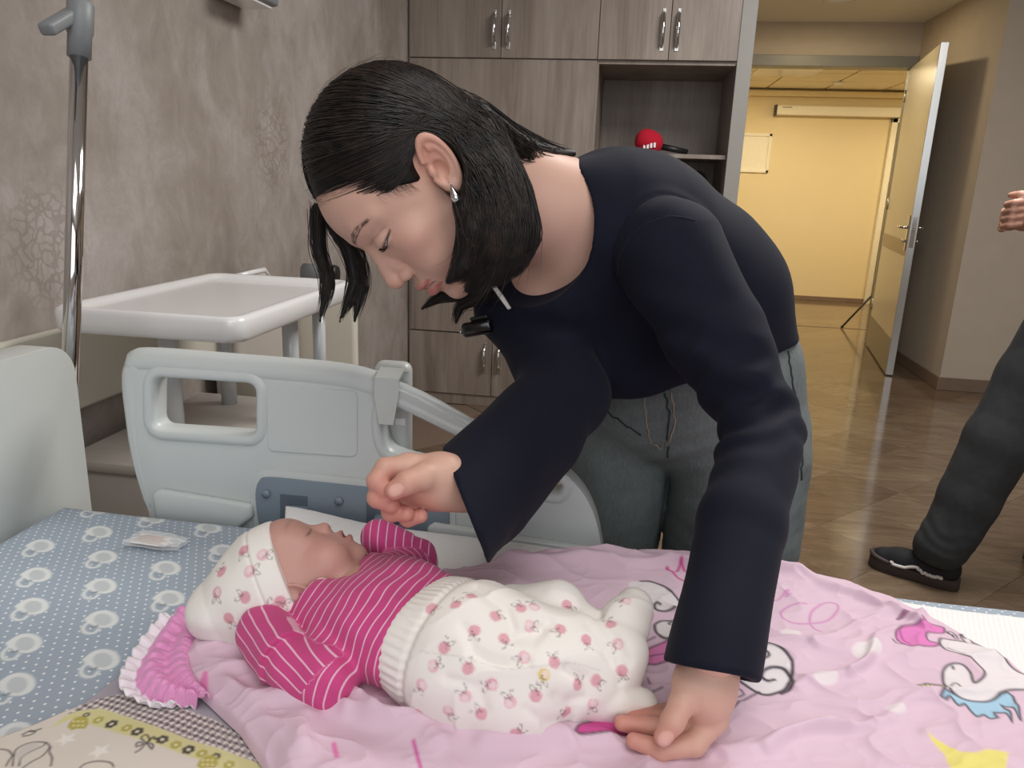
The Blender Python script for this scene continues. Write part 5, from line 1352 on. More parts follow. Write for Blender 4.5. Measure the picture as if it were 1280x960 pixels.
def wrest(P):
    t = wtorso(P, -0.022); a, b = warms(P, 0.0)
    d = smin(t, smin(a, b, 0.01), 0.04)
    for h in ('HL', 'HRr'):
        H = atd(921, 590, 1.145) if h == 'HL' else atd(769, 595, 1.20); d = smin(d, s_chain(P, [H, (H[0], H[1]+0.03, 0.46), (H[0], H[1]+0.05, 0.10)], [0.050, 0.045, 0.035], 0.02), 0.02)
    return d
V2, Q2 = surf(wrest, (-0.25, 0.46, 0.02), (0.42, 1.36, 1.34), 0.009)
V2 = V2.astype(np.float32); keep = np.ones(len(V2), bool)
# ---- hands
def finger(P, pts, rad): return s_chain(P, pts, rad, 0.003)
def D(lst): return [atd(*p) for p in lst]
RH = dict(wrist=D([(600, 612, 0.765), (572, 606, 0.745), (548, 602, 0.733)]),
          idx=D([(512, 583, 0.722), (482, 586, 0.712), (471, 601, 0.705), (482, 614, 0.702)]),
          mid=D([(507, 595, 0.728), (477, 603, 0.716), (472, 622, 0.708), (489, 631, 0.703)]),
          rin=D([(511, 609, 0.732), (487, 622, 0.722), (489, 640, 0.714), (508, 642, 0.708)]),
          lit=D([(520, 622, 0.734), (503, 636, 0.727), (510, 648, 0.720), (526, 645, 0.715)]),
          thm=D([(556, 592, 0.722), (530, 596, 0.705), (508, 604, 0.694), (493, 613, 0.691)]))
def rhand(P):
    w = RH['wrist']
    d = s_chain(P, w, [0.026, 0.0235, 0.024], 0.01)
    pal = s_chain(P, [w[2], RH['mid'][0]], [0.023, 0.017], 0.0)
    for k in ('idx', 'mid', 'rin', 'lit'): pal = smin(pal, s_cone(P, w[2], RH[k][0], 0.019, 0.0125), 0.012)
    d = smin(d, pal, 0.012)
    d = smin(d, s_cone(P, w[1], RH['thm'][0], 0.018, 0.016), 0.014)
    f = finger(P, RH['thm'], [0.0155, 0.0125, 0.0108, 0.0088])
    d = smin(d, f, 0.006)
    for k, r in (('idx', 1.0), ('mid', 1.03), ('rin', 0.97), ('lit', 0.86)):
        d = smin(d, finger(P, RH[k], [0.0118*r, 0.0104*r, 0.0092*r, 0.0078*r]), 0.0035)
    return d
lo = np.min(np.vstack(list(RH.values())), 0)-0.03; hi = np.max(np.vstack(list(RH.values())), 0)+0.03
V3, Q3 = surf(rhand, lo, hi, 0.0014)
def Zs(lst): return [atz(*p) for p in lst]
LH = dict(wrist=[atd(894, 800, 0.632), atd(886, 838, 0.618), atz(882, 862, 0.828)],
          thm=Zs([(864, 852, 0.838), (853, 878, 0.827), (841, 902, 0.815), (829, 921, 0.804)]),
          idx=Zs([(893, 898, 0.806), (868, 930, 0.790), (826, 937, 0.786), (792, 926, 0.787)]),
          mid=Zs([(878, 895, 0.803), (850, 911, 0.790), (812, 909, 0.786), (777, 904, 0.787)]),
          rin=Zs([(868, 888, 0.800), (842, 899, 0.788), (812, 899, 0.784), (790, 897, 0.784)]),
          lit=Zs([(860, 878, 0.798), (840, 889, 0.787), (820, 892, 0.784), (805, 893, 0.784)]))
def lhand(P):
    w = LH['wrist']
    d = s_chain(P, w, [0.023, 0.0205, 0.021], 0.01)
    pal = None
    for k in ('idx', 'mid', 'rin', 'lit'):
        e = s_cone(P, w[2], LH[k][0], 0.0165, 0.0108); pal = e if pal is None else smin(pal, e, 0.012)
    d = smin(d, pal, 0.012)
    d = smin(d, s_cone(P, w[1], LH['thm'][0], 0.016, 0.0125), 0.014)
    d = smin(d, finger(P, LH['thm'], [0.0125, 0.0104, 0.0094, 0.0074]), 0.004)
    for k, r in (('idx', 1.0), ('mid', 1.02), ('rin', 0.95), ('lit', 0.84)):
        d = smin(d, finger(P, LH[k], [0.0108*r, 0.0094*r, 0.0083*r, 0.0064*r]), 0.0035)
    return d
lo = np.min(np.vstack(list(LH.values())), 0)-0.03; hi = np.max(np.vstack(list(LH.values())), 0)+0.03
V4, Q4 = surf(lhand, lo, hi, 0.0014)
# ---- skin colour
SK = np.array(lin('#d6ab98'))
L = (V1-HT)@HR; x, y, z = L[:, 0], L[:, 1], L[:, 2]
C1 = np.tile(SK, (len(V1), 1))
for s in (-1, 1):
    blend(C1, 0.35*np.exp(-((s*x-0.045)**2+(y-0.066)**2+(z+0.015)**2)/0.022**2), '#d18c7c')
    blend(C1, 0.45*np.exp(-((s*x-0.08)**2+(y+0.015)**2+(z-0.02)**2)/0.025**2)*(s*x > 0.066), '#cf7f6c')
blend(C1, 0.35*np.exp(-(x**2+(y-0.11)**2+(z+0.026)**2)/0.014**2), '#cc8574')
lw = np.clip(1-np.abs(x)/0.0265, 0, 1)**0.5
up = np.exp(-((z+0.0515)/(0.0058*lw+1e-4))**4); lowm = np.exp(-((z+0.0645)/(0.0070*lw+1e-4))**4)
blend(C1, 0.8*np.clip(up+lowm, 0, 1)*(y > 0.078)*(np.abs(x) < 0.0265), '#bc6262')
blend(C1, 0.8*np.exp(-((z+0.0575)/0.0011)**2)*(np.abs(x) < 0.025)*(y > 0.078), '#6b2f33')
rsn = np.random.RandomState(3)
for s in (-1, 1):
    xs_ = s*x
    # brow: tapered arch
    tt = np.clip((xs_-0.012)/0.042, 0, 1); bz_ = 0.0355+0.0085*np.sin(tt*2.2)-0.003*tt; wd_b = 0.0042*(1-0.6*tt)*(0.6+0.4*np.clip(tt*6, 0, 1))
    st = 0.65+0.35*np.sin(xs_*4200+z*2600+3*np.sin(z*900))
    blend(C1, 0.34*st*np.exp(-((z-bz_)/wd_b)**4)*((xs_ > 0.0105) & (xs_ < 0.055))*(y > 0.05), '#463632')
    # lowered lid: lash line with a sliver of dark iris
    tt = np.clip((xs_-0.019)/0.034, 0, 1); lz = 0.0120-0.0030*np.sin(tt*PI)+0.0025*tt
    on = (xs_ > 0.018) & (xs_ < 0.0535) & (y > 0.055)
    blend(C1, 0.55*np.exp(-((z-lz+0.0022)/0.0018)**2)*((xs_ > 0.022) & (xs_ < 0.050))*(y > 0.055), '#d9cbc4')
    blend(C1, 0.9*np.exp(-((z-lz+0.0018)/0.0021)**2)*((xs_ > 0.031) & (xs_ < 0.043))*(y > 0.055), '#33241f')
    blend(C1, 0.95*np.exp(-((z-lz)/0.0013)**2)*on, '#2c1f1d')
    blend(C1, 0.42*np.exp(-((z-0.0235+0.002*(1-np.sin(tt*PI)))/0.0012)**2)*on, '#8b5f52')
    blend(C1, 0.30*np.exp(-((z-lz+0.0052)/0.0015)**2)*on, '#a8776a')
    blend(C1, 0.75*np.exp(-((xs_-0.0066)**2+(z+0.0372)**2)/0.0030**2)*(y > 0.09), '#6a3a33')
def hand_cols(V, fingers, nails):
    C = np.tile(SK*0.97, (len(V), 1))
    for k, p in fingers.items():
        if k == 'wrist': continue
        d = np.linalg.norm(V-p[3], axis=1); blend(C, 0.5*np.exp(-(d/0.02)**2), '#c97b70')
        for j in (1, 2): blend(C, 0.25*np.exp(-(np.linalg.norm(V-p[j], axis=1)/0.009)**2), '#b97a68')
    for k in nails:
        p = fingers[k]; ax = (p[3]-p[2])/np.linalg.norm(p[3]-p[2]); n = -CF-ax*((-CF)@ax); n /= np.linalg.norm(n); b = np.cross(ax, n)
        q = V-(p[3]+n*0.006); e = np.sqrt(((q@ax+0.001)/0.0072)**2+((q@b)/0.0056)**2)
        blend(C, np.clip((1.05-e)*6, 0, 1)*((q@n) > -0.004)*0.8, '#e3b3a6')
    return C
C3 = hand_cols(V3, RH, ('thm',)); C4 = hand_cols(V4, LH, ('thm',))
C2 = np.tile(SK, (len(V2), 1))
Vall = [V1, V2, V3, V4]; Qall = []; off = 0
for v, q in zip(Vall, (Q1, Q2, Q3, Q4)): Qall.append(q+off); off += len(v)
skin = vcol('skin', 0.48, bump_scale=1100, bump=0.06, bdist=0.0004, sss=0.10)
obj('body', raw_mesh('body', np.vstack(Vall), np.vstack(Qall), np.vstack([C1, C2, C3, C4])), skin, woman)

# ---- navy sweater
hemA, hemB, hemC = atd(735, 500, 1.03), atd(800, 492, 0.995), atd(985, 405, 1.18)
hn_ = np.cross(hemB-hemA, hemC-hemA); hn_ /= np.linalg.norm(hn_)
if (K['UB']-hemA)@hn_ < 0: hn_ = -hn_
NC = atd(640, 283, 0.885)
na = K['NB']-h2w((0, -0.03, -0.05)); na /= np.linalg.norm(na)
def wsweater(P):
    t = wtorso(P, 0.004)
    t = smin(t, s_chain(P, [atd(690, 245, 0.90), atd(775, 262, 0.91)], [0.045, 0.055], 0.02), 0.03)
    # belly drape: cloth hanging between chest and hem
    t = smin(t, s_chain(P, [atd(745, 440, 1.015), atd(800, 455, 1.0), atd(870, 440, 1.02)], [0.05, 0.05, 0.05], 0.02), 0.05)
    t = smin(t, s_chain(P, [atd(640, 392, 0.965), atd(700, 370, 0.93), atd(745, 300, 0.90)], [0.026, 0.035, 0.040], 0.02), 0.05)
    t = smin(t, s_chain(P, [K['SR'], atd(624, 392, 0.985), atd(606, 388, 0.955)], [0.045, 0.026, 0.012], 0.02), 0.03)
    t = smax(t, (hemA.astype(np.float32)-P)@hn_.astype(np.float32), 0.006)
    ml = (K['EL']+K['WL'])/2; cl = atd(888, 842, 0.606)
    a = s_chain(P, [K['SL'], (K['SL']+K['EL'])/2, K['EL'], ml, cl], [0.064, 0.053, 0.0405, 0.0395, 0.0375], 0.01)
    dl = (cl-ml)/np.linalg.norm(cl-ml)
    cutn = np.cross(ray(945, 850)-ray(838, 826), ray(890, 838)); cutn *= np.sign(-cutn@CU)/np.linalg.norm(cutn)
    a = s_chain(P, [K['SL'], (K['SL']+K['EL'])/2, K['EL'], ml, cl+dl*0.06], [0.064, 0.053, 0.0405, 0.0385, 0.0365], 0.01)
    a = smax(a, (P-CAM.astype(np.float32))@cutn.astype(np.float32), 0.003)
    a = smax(a, -s_cone(P, cl-dl*0.07, cl+dl*0.09, 0.026, 0.0345), 0.002)
    cr = atd(582, 626, 0.755); dr = (cr-K['ER'])/np.linalg.norm(cr-K['ER'])
    b = s_chain(P, [K['SR']+CR*0.012, K['ER']], [0.05, 0.052], 0.01)
    fb = s_chain(P, [K['ER'], cr+dr*0.05], [0.050, 0.056], 0.01)
    drop = s_chain(P, [atd(672, 560, 0.87), atd(615, 645, 0.79), atd(602, 672, 0.775)], [0.040, 0.026, 0.016], 0.01)
    fb = smin(fb, drop, 0.03)
    cpn = np.cross(ray(606, 694)-ray(553, 562), ray(580, 628)); cpn *= -np.sign(cpn@CR)/np.linalg.norm(cpn)
    fb = smax(fb, (P-CAM.astype(np.float32))@cpn.astype(np.float32), 0.003)
    inner = smin(s_cone(P, cr-dr*0.09, cr+dr*0.06, 0.034, 0.051), s_cone(P, atd(628, 620, 0.80), atd(590, 672, 0.765), 0.018, 0.018), 0.02)
    fb = smax(fb, -inner, 0.002)
    b = smin(b, fb, 0.02)
    # cloth folds: elbow creases, arm-hole seam, drape
    eL = (P-K['EL'].astype(np.float32)); uL = ((K['WL']-K['SL'])/np.linalg.norm(K['WL']-K['SL'])).astype(np.float32)
    s_ = eL@uL; side = eL@CR.astype(np.float32)
    a = a+0.0032*np.exp(-(s_/0.055)**2)*np.sin(s_*190+side*60+1.5*np.sin(side*70))*np.clip(0.7-side*8, 0.15, 1)
    mL = (P-atd(870, 440, 0.84).astype(np.float32)); sm = mL@(CU*0.9+CR*0.35).astype(np.float32)
    a = a+0.0022*np.exp(-(np.abs(sm)/0.05)**2)*np.sin(sm*150)
    d = smin(t, smin(a, b, 0.004), 0.022)
    seam = np.abs(t-a); d = d+0.0030*np.exp(-(seam/0.005)**2)*(np.abs(np.minimum(t, a)) < 0.03)
    d = d+0.0018*fbm(P, 7, 71, 2)
    # neckline
    q = P-NC.astype(np.float32); al = q@na.astype(np.float32); pe = np.sqrt(np.maximum((q*q).sum(-1)-al*al, 0))
    cut = np.sqrt((np.maximum(pe, 0)/0.098)**2+(al/0.098)**2)*0.098-0.098
    cut = np.minimum(cut, s_cone(P, atd(640, 330, 0.90), atd(622, 368, 0.90), 0.05, 0.030))
    d = smax(d, -cut, 0.003)
    return d
V, Q = surf(wsweater, (-0.28, 0.46, 0.76), (0.36, 1.36, 1.36), 0.0036)
t = NT('navy_rib_knit'); v = t.coords()
t.base(t.mix(t.noise(v, 160, 3), lin('#0a0c1a'), lin('#101326'))); t.set(Roughness=0.85, Sheen_Weight=0.02); t.b.inputs['Specular IOR Level'].default_value = 0.25
t.bump(t.noise(v, 900, 2), 0.15, 0.0004)
sweater = obj('sweater', raw_mesh('sweater', V, Q), t.m, woman, label='navy long-sleeved sweater with flared cuffs')
VS, NS = V, normals_of(V, Q)
def surf_path(V, N, pts, lift=0.0, n=6):
    fr = decal_frames(V, N, [tuple(p) for p in spline(pts, n)])
    return [f[0]+f[1]*lift for f in fr if f is not None]
seamm = simple('navy_seam', '#0d1020', 0.9)
MB().tube(surf_path(VS, NS, [(768, 348), (774, 318), (795, 288), (830, 272), (868, 274)], 0.0), 0.0011, 5).build('armhole_seam', seamm, sweater, True)
# white strap under the neckline
wh = simple('white_strap', '#dcd9d6', 0.7)
MB().tube([atd(733, 246, 0.878), atd(740, 266, 0.876), atd(739, 290, 0.876)], [0.003, 0.005, 0.003], 8, flat=0.5).build('strap', wh, woman, True)
MB().tube([atd(613, 352, 0.905), atd(626, 370, 0.902), atd(637, 386, 0.90)], [0.0035, 0.0045, 0.0035], 8, flat=0.5).build('strap', wh, woman, True)

# ---- jeans
def wjeans(P):
    hl, hr = K['HL'], K['HRr']; c = (hl+hr)/2
    d = s_ell(P, c+np.array([0, 0.02, 0.055]), (0.168, 0.120, 0.088))
    d = smin(d, s_ell(P, atd(872, 455, 1.13), (0.150, 0.130, 0.115)), 0.05)
    legs = None
    for H, s, r in ((atd(921, 590, 1.145), 1, 0.104), (atd(769, 595, 1.20), -1, 0.082)):
        kn = np.array([H[0]+0.004*s, H[1]+0.03, 0.46]); an = np.array([H[0]+0.01*s, H[1]+0.05, 0.05])
        leg = s_chain(P, [H+np.array([0, 0, 0.03]), H*0.5+kn*0.5+np.array([0.004*s, 0, 0]), kn, an], [r, r*0.97, 0.078, 0.082], 0.01)
        leg = leg+0.0036*fbm(P, 8, 81+s, 3)
        legs = leg if legs is None else smin(legs, leg, 0.003)
    d = smin(d, legs, 0.022)
    q = P-atd(836, 566, 1.05).astype(np.float32)
    d = d+0.0030*np.exp(-((q*q).sum(-1))/0.06**2)*np.sin((q@(CU*0.9-CR*0.3).astype(np.float32))*240)
    wn = hn_.astype(np.float32)
    d = smax(d, (P-(hemA+hn_*0.075).astype(np.float32))@wn, 0.004)
    d = smax(d, 0.035-P[:, 2], 0.003)
    return d
V, Q = surf(wjeans, (-0.20, 0.90, 0.02), (0.44, 1.42, 1.10), 0.0042)
t = NT('washed_denim'); v = t.coords(); f1_ = t.noise(v, 6, 4, 0.6); f2_ = t.noise(t.coords(scale=(420, 420, 90)), 1.0, 3, 0.6)
t.base(t.mix(t.math('MULTIPLY', f2_, 0.8), t.ramp(f1_, [(0.35, lin('#353d41')), (0.65, lin('#5f6869'))]), lin('#8a908e'))); t.set(Roughness=0.9)
t.bump(f2_, 0.3, 0.0008)
jeans = obj('jeans', raw_mesh('jeans', V, Q), t.m, woman, label='washed grey blue denim jeans')
NJ = normals_of(V, Q)
stm = simple('jeans_stitching', '#9a8f7c', 0.8); dkm = simple('jeans_seam', '#2c3334', 0.9)
for pts, r, mm in (([(806, 492), (808, 520), (812, 548), (822, 560), (834, 556), (842, 535), (841, 505), (838, 488)], 0.0011, stm), ([(832, 490), (835, 520), (833, 550)], 0.0014, dkm),
                   ([(836, 560), (833, 572)], 0.0014, dkm), ([(742, 500), (765, 520), (800, 545)], 0.0013, dkm),
                   ([(985, 440), (992, 480), (1000, 520), (1003, 560), (1003, 600)], 0.0016, dkm), ([(975, 470), (985, 510), (990, 545)], 0.0012, stm)):
    p = surf_path(V, NJ, pts, 0.0004)
    if len(p) > 2: MB().tube(p, r, 5).build('seam', mm, jeans, True)
for pts in ([(992, 396), (984, 414), (972, 430)], ):
    p = surf_path(V, NJ, pts, 0.001)
    if len(p) > 2: MB().tube(p, 0.006, 6, flat=0.4).build('belt_loop', t.m, jeans, True)
# shoes on the floor behind the bed
shm = simple('dark_shoe', '#26262a', 0.6)
for H, s in ((atd(921, 590, 1.145), 1), (atd(769, 595, 1.20), -1)):
    ax = H[0]+0.01*s; ay = H[1]+0.05
    def shoe(P): return smax(smin(s_cone(P, (ax, ay+0.02, 0.045), (ax+0.01*s, ay-0.14, 0.032), 0.042, 0.036), s_sph(P, (ax, ay, 0.06), 0.05), 0.03), 0.004-P[:, 2], 0.004)
    v_, q_ = surf(shoe, (ax-0.09, ay-0.22, -0.01), (ax+0.09, ay+0.11, 0.13), 0.006)
    obj('shoe', raw_mesh('shoe', v_, q_), shm, woman)

# ---- clip-on microphone and earring
mp = atd(594, 409, 0.925)
mic = thing('clip_microphone', 'small black wireless clip microphone on the sweater neckline', 'microphone', mp)
MB().box(mp+np.array([-0.016, -0.010, -0.010]), mp+np.array([0.022, 0.006, 0.008]), 0.005, 3, rot=Matrix.Rotation(-0.25, 4, 'Y'), origin=mp).build('mic_body', simple('black_gloss', '#08080a', 0.2, coat=0.3), mic, auto=40)
MB().tube([mp+np.array([-0.0165, -0.004, -0.006]), mp+np.array([-0.018, -0.0045, -0.0065])], 0.0032, 12).build('grille', M['chrome'], mic, True)
MB().box(mp+np.array([-0.004, -0.003, 0.008]), mp+np.array([0.018, 0.002, 0.013]), 0.002, 2, rot=Matrix.Rotation(-0.25, 4, 'Y'), origin=mp).build('clip', M['dark'], mic)
ep = atd(567, 240, 0.764)
ear_ = thing('earring', 'silver teardrop earring on the woman\'s ear lobe', 'earring', ep)
u2 = CU
prof = [(0.0, 0.0085), (0.0012, 0.0065), (0.0026, 0.0025), (0.0042, -0.0025), (0.0048, -0.0060), (0.0040, -0.0092), (0.0020, -0.0110), (0.0, -0.0114)]
er = MB().lathe([(r_, h_) for r_, h_ in prof], ep, axis=(CU*0.93-CR*0.35), n=20).build('teardrop', M['chrome'], ear_, True)
MB().tube([ep+CU*0.008-CR*0.003, ep+CU*0.011-CR*0.005+CF*0.006], 0.0008, 6).build('hook', M['chrome'], ear_, True)

# =================================================================== the woman's hair
def strand_mesh(name, S, R):
    """S (k,n,3) strand points, R (k,n) radii -> three-sided tubes"""
    k, n = S.shape[:2]
    T = np.gradient(S, axis=1); T /= np.linalg.norm(T, axis=2)[..., None]+1e-12
    A = np.cross(T, np.array([0.31, 0.83, 0.46])); A /= np.linalg.norm(A, axis=2)[..., None]+1e-12; B = np.cross(T, A)
    V = np.stack([S+R[..., None]*(math.cos(2*PI*j/3)*A+math.sin(2*PI*j/3)*B) for j in range(3)], 2).reshape(-1, 3)
    i = np.arange(k)[:, None, None]*n*3+np.arange(n-1)[None, :, None]*3; j = np.arange(3)[None, None, :]; j2 = (j+1) % 3
    Q = np.stack([i+j, i+j2, i+3+j2, i+3+j], -1).reshape(-1, 4)
    return raw_mesh(name, V, Q)
CAPC = np.array([0, -0.008, 0.047]); CAPR = np.array([0.081, 0.095, 0.090])
def hairline_ok(y, z): return np.where(z > 0.015, y-(0.014+(z-0.015)*1.06), y+0.020-0.3*(z-0.015))
G1 = D([(556, 196, 0.785), (583, 232, 0.775), (592, 285, 0.775), (580, 330, 0.785), (560, 352, 0.795)])
G2 = D([(585, 185, 0.79), (617, 235, 0.78), (628, 290, 0.78), (612, 335, 0.79), (585, 362, 0.80)])
G3 = D([(600, 178, 0.80), (640, 240, 0.79), (655, 292, 0.79), (642, 330, 0.80), (618, 352, 0.81)])
TAILS = [(D([(590, 165, 0.82), (640, 188, 0.85), (682, 198, 0.875), (716, 192, 0.885)]), [0.032, 0.023, 0.016, 0.004]),
         (D([(605, 180, 0.82), (650, 205, 0.855), (690, 212, 0.88), (712, 208, 0.89)]), [0.022, 0.016, 0.008, 0.002])]
FARL = [(D([(398, 262, 0.885), (399, 310, 0.89), (410, 352, 0.89), (400, 402, 0.885)]), [0.008, 0.0075, 0.006, 0.001]),
        (D([(412, 270, 0.89), (436, 312, 0.895), (444, 352, 0.895), (424, 404, 0.89)]), [0.009, 0.008, 0.007, 0.001]),
        (D([(425, 280, 0.895), (447, 325, 0.90), (451, 360, 0.90), (443, 402, 0.895)]), [0.010, 0.009, 0.0075, 0.0015])]
CHIN = [(D([(612, 345, 0.92), (578, 365, 0.93), (548, 372, 0.935), (525, 388, 0.935)]), [0.012, 0.009, 0.006, 0.001]),
        (D([(618, 352, 0.92), (596, 374, 0.93), (575, 384, 0.935), (568, 408, 0.935)]), [0.012, 0.008, 0.005, 0.001])]
def whair(P):
    L = (P-HTf)@HRf
    c = s_ell(L, CAPC, CAPR)
    c = smin(c, s_ell(L, (0.0, -0.058, 0.005), (0.072, 0.045, 0.062)), 0.02)
    c = smax(c, hairline_ok(L[:, 1], L[:, 2])*0.75, 0.004)
    d = c
    d = smin(d, s_chain(P, G1, [0.020, 0.016, 0.014, 0.011, 0.003], 0.005), 0.012)
    d = smin(d, s_chain(P, G2, [0.026, 0.022, 0.020, 0.014, 0.004], 0.005), 0.014)
    d = smin(d, s_chain(P, G3, [0.026, 0.018, 0.016, 0.011, 0.004], 0.005), 0.014)
    for p, r in TAILS: d = smin(d, s_chain(P, p, r, 0.005), 0.012)
    for p, r in FARL: d = smin(d, s_chain(P, p, r, 0.003), 0.003)
    for p, r in CHIN: d = smin(d, s_chain(P, p, r, 0.003), 0.004)
    d = smax(d, -s_ell(L, (0.088, -0.008, 0.006), (0.026, 0.026, 0.037), rotm((1, 0, 0), 0.38)), 0.006)
    return d
V, Q = surf(whair, (-0.42, 0.66, 1.04), (0.02, 1.04, 1.38), 0.0026)
t = NT('black_hair'); nn = t.noise(t.coords(scale=(1, 1, 1)), 260, 3, 0.7)
t.base(t.mix(nn, lin('#0d0b0b'), lin('#1d1614'))); t.set(Roughness=0.5); t.b.inputs['Specular IOR Level'].default_value = 0.3
HM = t.m
hairo = obj('hair', raw_mesh('hair', V, Q), HM, woman, label='black shoulder-length hair tucked behind the ear')
rs = np.random.RandomState(12)
def resamp3(P, n): return resample(np.asarray(P), n)
def cap_arc(S, E, n, off, bow=None):
    tt = np.linspace(0, 1, n)[:, None]
    q = S*(1-tt)+E*tt
    if bow is not None: q = q+bow*(4*tt*(1-tt))
    u = (q-CAPC)/CAPR; u /= np.linalg.norm(u, axis=1)[:, None]
    return CAPC+u*CAPR*(1+off)
SS = []; RR = []
NST = 26
gs = [resamp3(spline(g, 6), 14) for g in (G1, G2, G3)]
for k in range(2300):
    a = rs.rand()**0.8
    th = math.radians(38+a*128)          # along the parting, from the forehead backwards
    S = CAPC+np.array([rs.normal(-0.004, 0.004), math.cos(th)*CAPR[1], math.sin(th)*CAPR[2]])
    b = a*0.8+rs.rand()*0.2
    E = np.array([0.070-0.04*b*rs.rand(), -0.034-0.052*b, 0.040-0.045*rs.rand()])
    arc = cap_arc(S, E, 12, 0.004+0.02*rs.rand(), np.array([0.02, 0.016*(1-a), 0.006]))
    arc = arc@HR.T+HT
    w = np.clip(b*2+rs.normal(0, 0.25), 0, 2)
    g = gs[0]*(1-w)+gs[1]*w if w < 1 else gs[1]*(2-w)+gs[2]*(w-1)
    jit = rs.normal(0, 1, 3)*0.010; jit -= CF*(jit@CF)*0.4; cur = g+jit*np.linspace(0.7, 1.0, 14)[:, None]-CF*0.012*rs.rand()
    ln = 0.80+0.28*rs.rand(); cur = resamp3(cur, 40)[:max(8, int(40*min(ln, 1)))]; cur = resamp3(cur, 14)
    cur[:, :] += np.sin(np.linspace(0, 3+rs.rand()*3, 14)+rs.rand()*6)[:, None]*rs.normal(0, 1, 3)*0.0012
    full = np.vstack([arc, cur[1:]])
    # ease the join
    for _ in range(3): full[10:16] = 0.5*full[10:16]+0.25*(full[9:15]+full[11:17])
    SS.append(resamp3(full, NST)); r0 = 0.00035+0.0003*rs.rand(); RR.append(np.concatenate([np.full(NST-6, r0), np.linspace(r0, 0.00005, 6)]))
# strands rooted along the hairline
for k in range(900):
    o_ = 0.046*rs.rand()**1.3; h0 = 0.45*rs.rand()**1.5; hh = np.linspace(h0, 0.92, 8)
    q = np.stack([0.069*np.sin(hh*PI/2)-0.002, 0.0935-0.080*hh-o_*0.72, 0.0845-0.062*hh+o_*0.70], 1)
    E = np.array([0.072, -0.022-0.03*rs.rand(), 0.050-0.012*rs.rand()]); E2 = np.array([0.064, -0.046-0.03*rs.rand(), 0.026-0.02*rs.rand()])
    q = resamp3(spline(np.vstack([q, E, E2]), 3), 12); u_ = (q-CAPC)/CAPR; u_ /= np.linalg.norm(u_, axis=1)[:, None]
    arc = (CAPC+u_*CAPR*(1.004+0.012*rs.rand()))@HR.T+HT
    w = rs.rand()*2; g = gs[0]*(1-w)+gs[1]*w if w < 1 else gs[1]*(2-w)+gs[2]*(w-1)
    full = np.vstack([arc, (g+rs.normal(0, 1, 3)*0.008)[1:]])
    for _ in range(3): full[10:16] = 0.5*full[10:16]+0.25*(full[9:15]+full[11:17])
    SS.append(resamp3(full, NST)); RR.append(np.concatenate([np.linspace(0.00003, 0.0003, 5), np.full(NST-11, 0.0004), np.linspace(0.0004, 0.00005, 6)]))
NMAIN = len(SS)
def bundle(p, r, k, sc=1.15, n=NST):
    g = resamp3(spline(p, 6), n); rad = np.interp(np.linspace(0, 1, n), np.linspace(0, 1, len(r)), r)
    for _ in range(k):
        v = rs.normal(0, 1, 3); v /= np.linalg.norm(v); v *= sc*(0.6+0.55*rs.rand())
        q = g+v*(rad+0.0012)[:, None]+np.sin(np.linspace(0, 4, n)+rs.rand()*6)[:, None]*rs.normal(0, 1, 3)*0.0014
        m = int(n*(0.8+0.2*rs.rand())); q = resamp3(q[:m], n)
        SS.append(q); r0 = 0.0003+0.00025*rs.rand(); RR.append(np.concatenate([np.full(n-6, r0), np.linspace(r0, 0.00005, 6)]))
for p, r in TAILS: bundle(p, r, 170)
for g_, r_ in ((G1, [0.020, 0.016, 0.014, 0.011, 0.003]), (G2, [0.026, 0.022, 0.020, 0.014, 0.004]), (G3, [0.026, 0.018, 0.016, 0.011, 0.004])): bundle(g_, r_, 150)
NSNAP = len(SS)
for p, r in FARL: bundle(p, r, 110)
for p, r in CHIN: bundle(p, r, 80)
# far side of the head, falling forwards
for k in range(420):
    a = rs.rand(); th = math.radians(36+a*110)
    S = CAPC+np.array([rs.normal(-0.008, 0.004), math.cos(th)*CAPR[1], math.sin(th)*CAPR[2]])
    E = np.array([-0.074, 0.045-0.09*a, 0.03+0.02*rs.rand()])
    arc = cap_arc(S, E, NST, 0.004+0.02*rs.rand()); SS.append(arc@HR.T+HT); RR.append(np.full(NST, 0.0005))
# loose fly-away hairs and temple wisps
for k in range(70):
    th = math.radians(30+rs.rand()*140); S = CAPC+np.array([rs.normal(0, 0.02), math.cos(th)*CAPR[1], math.sin(th)*CAPR[2]])
    E = S+rs.normal(0, 1, 3)*np.array([0.02, 0.035, 0.02])+np.array([0, -0.03, 0])
    arc = cap_arc(S, E, NST, 0.02); arc = CAPC+(arc-CAPC)*(1+np.linspace(0, 0.03+0.05*rs.rand(), NST)[:, None]); SS.append(arc@HR.T+HT); RR.append(np.linspace(0.00022, 0.00008, NST))
A_ = np.array(SS[:NSNAP]).reshape(-1, 3).astype(np.float32)
for _ in range(2):
    dd = whair(A_); gg = np.empty_like(A_)
    for ax in range(3):
        e_ = np.zeros(3, np.float32); e_[ax] = 0.0015; gg[:, ax] = (whair(A_+e_)-whair(A_-e_))/0.003
    offs = np.repeat(rs.rand(NSNAP)**1.5*0.0045, NST).astype(np.float32)
    st_ = np.where(dd < 0.018, np.clip(dd-offs, -0.03, 0.016), 0)
    A_ = A_-gg/np.maximum((gg*gg).sum(1), 0.3)[:, None]*st_[:, None]
A_ = A_.reshape(NSNAP, NST, 3)
for _ in range(2): A_[:, 1:-1] = 0.5*A_[:, 1:-1]+0.25*(A_[:, :-2]+A_[:, 2:])
for i in range(NSNAP): SS[i] = A_[i]
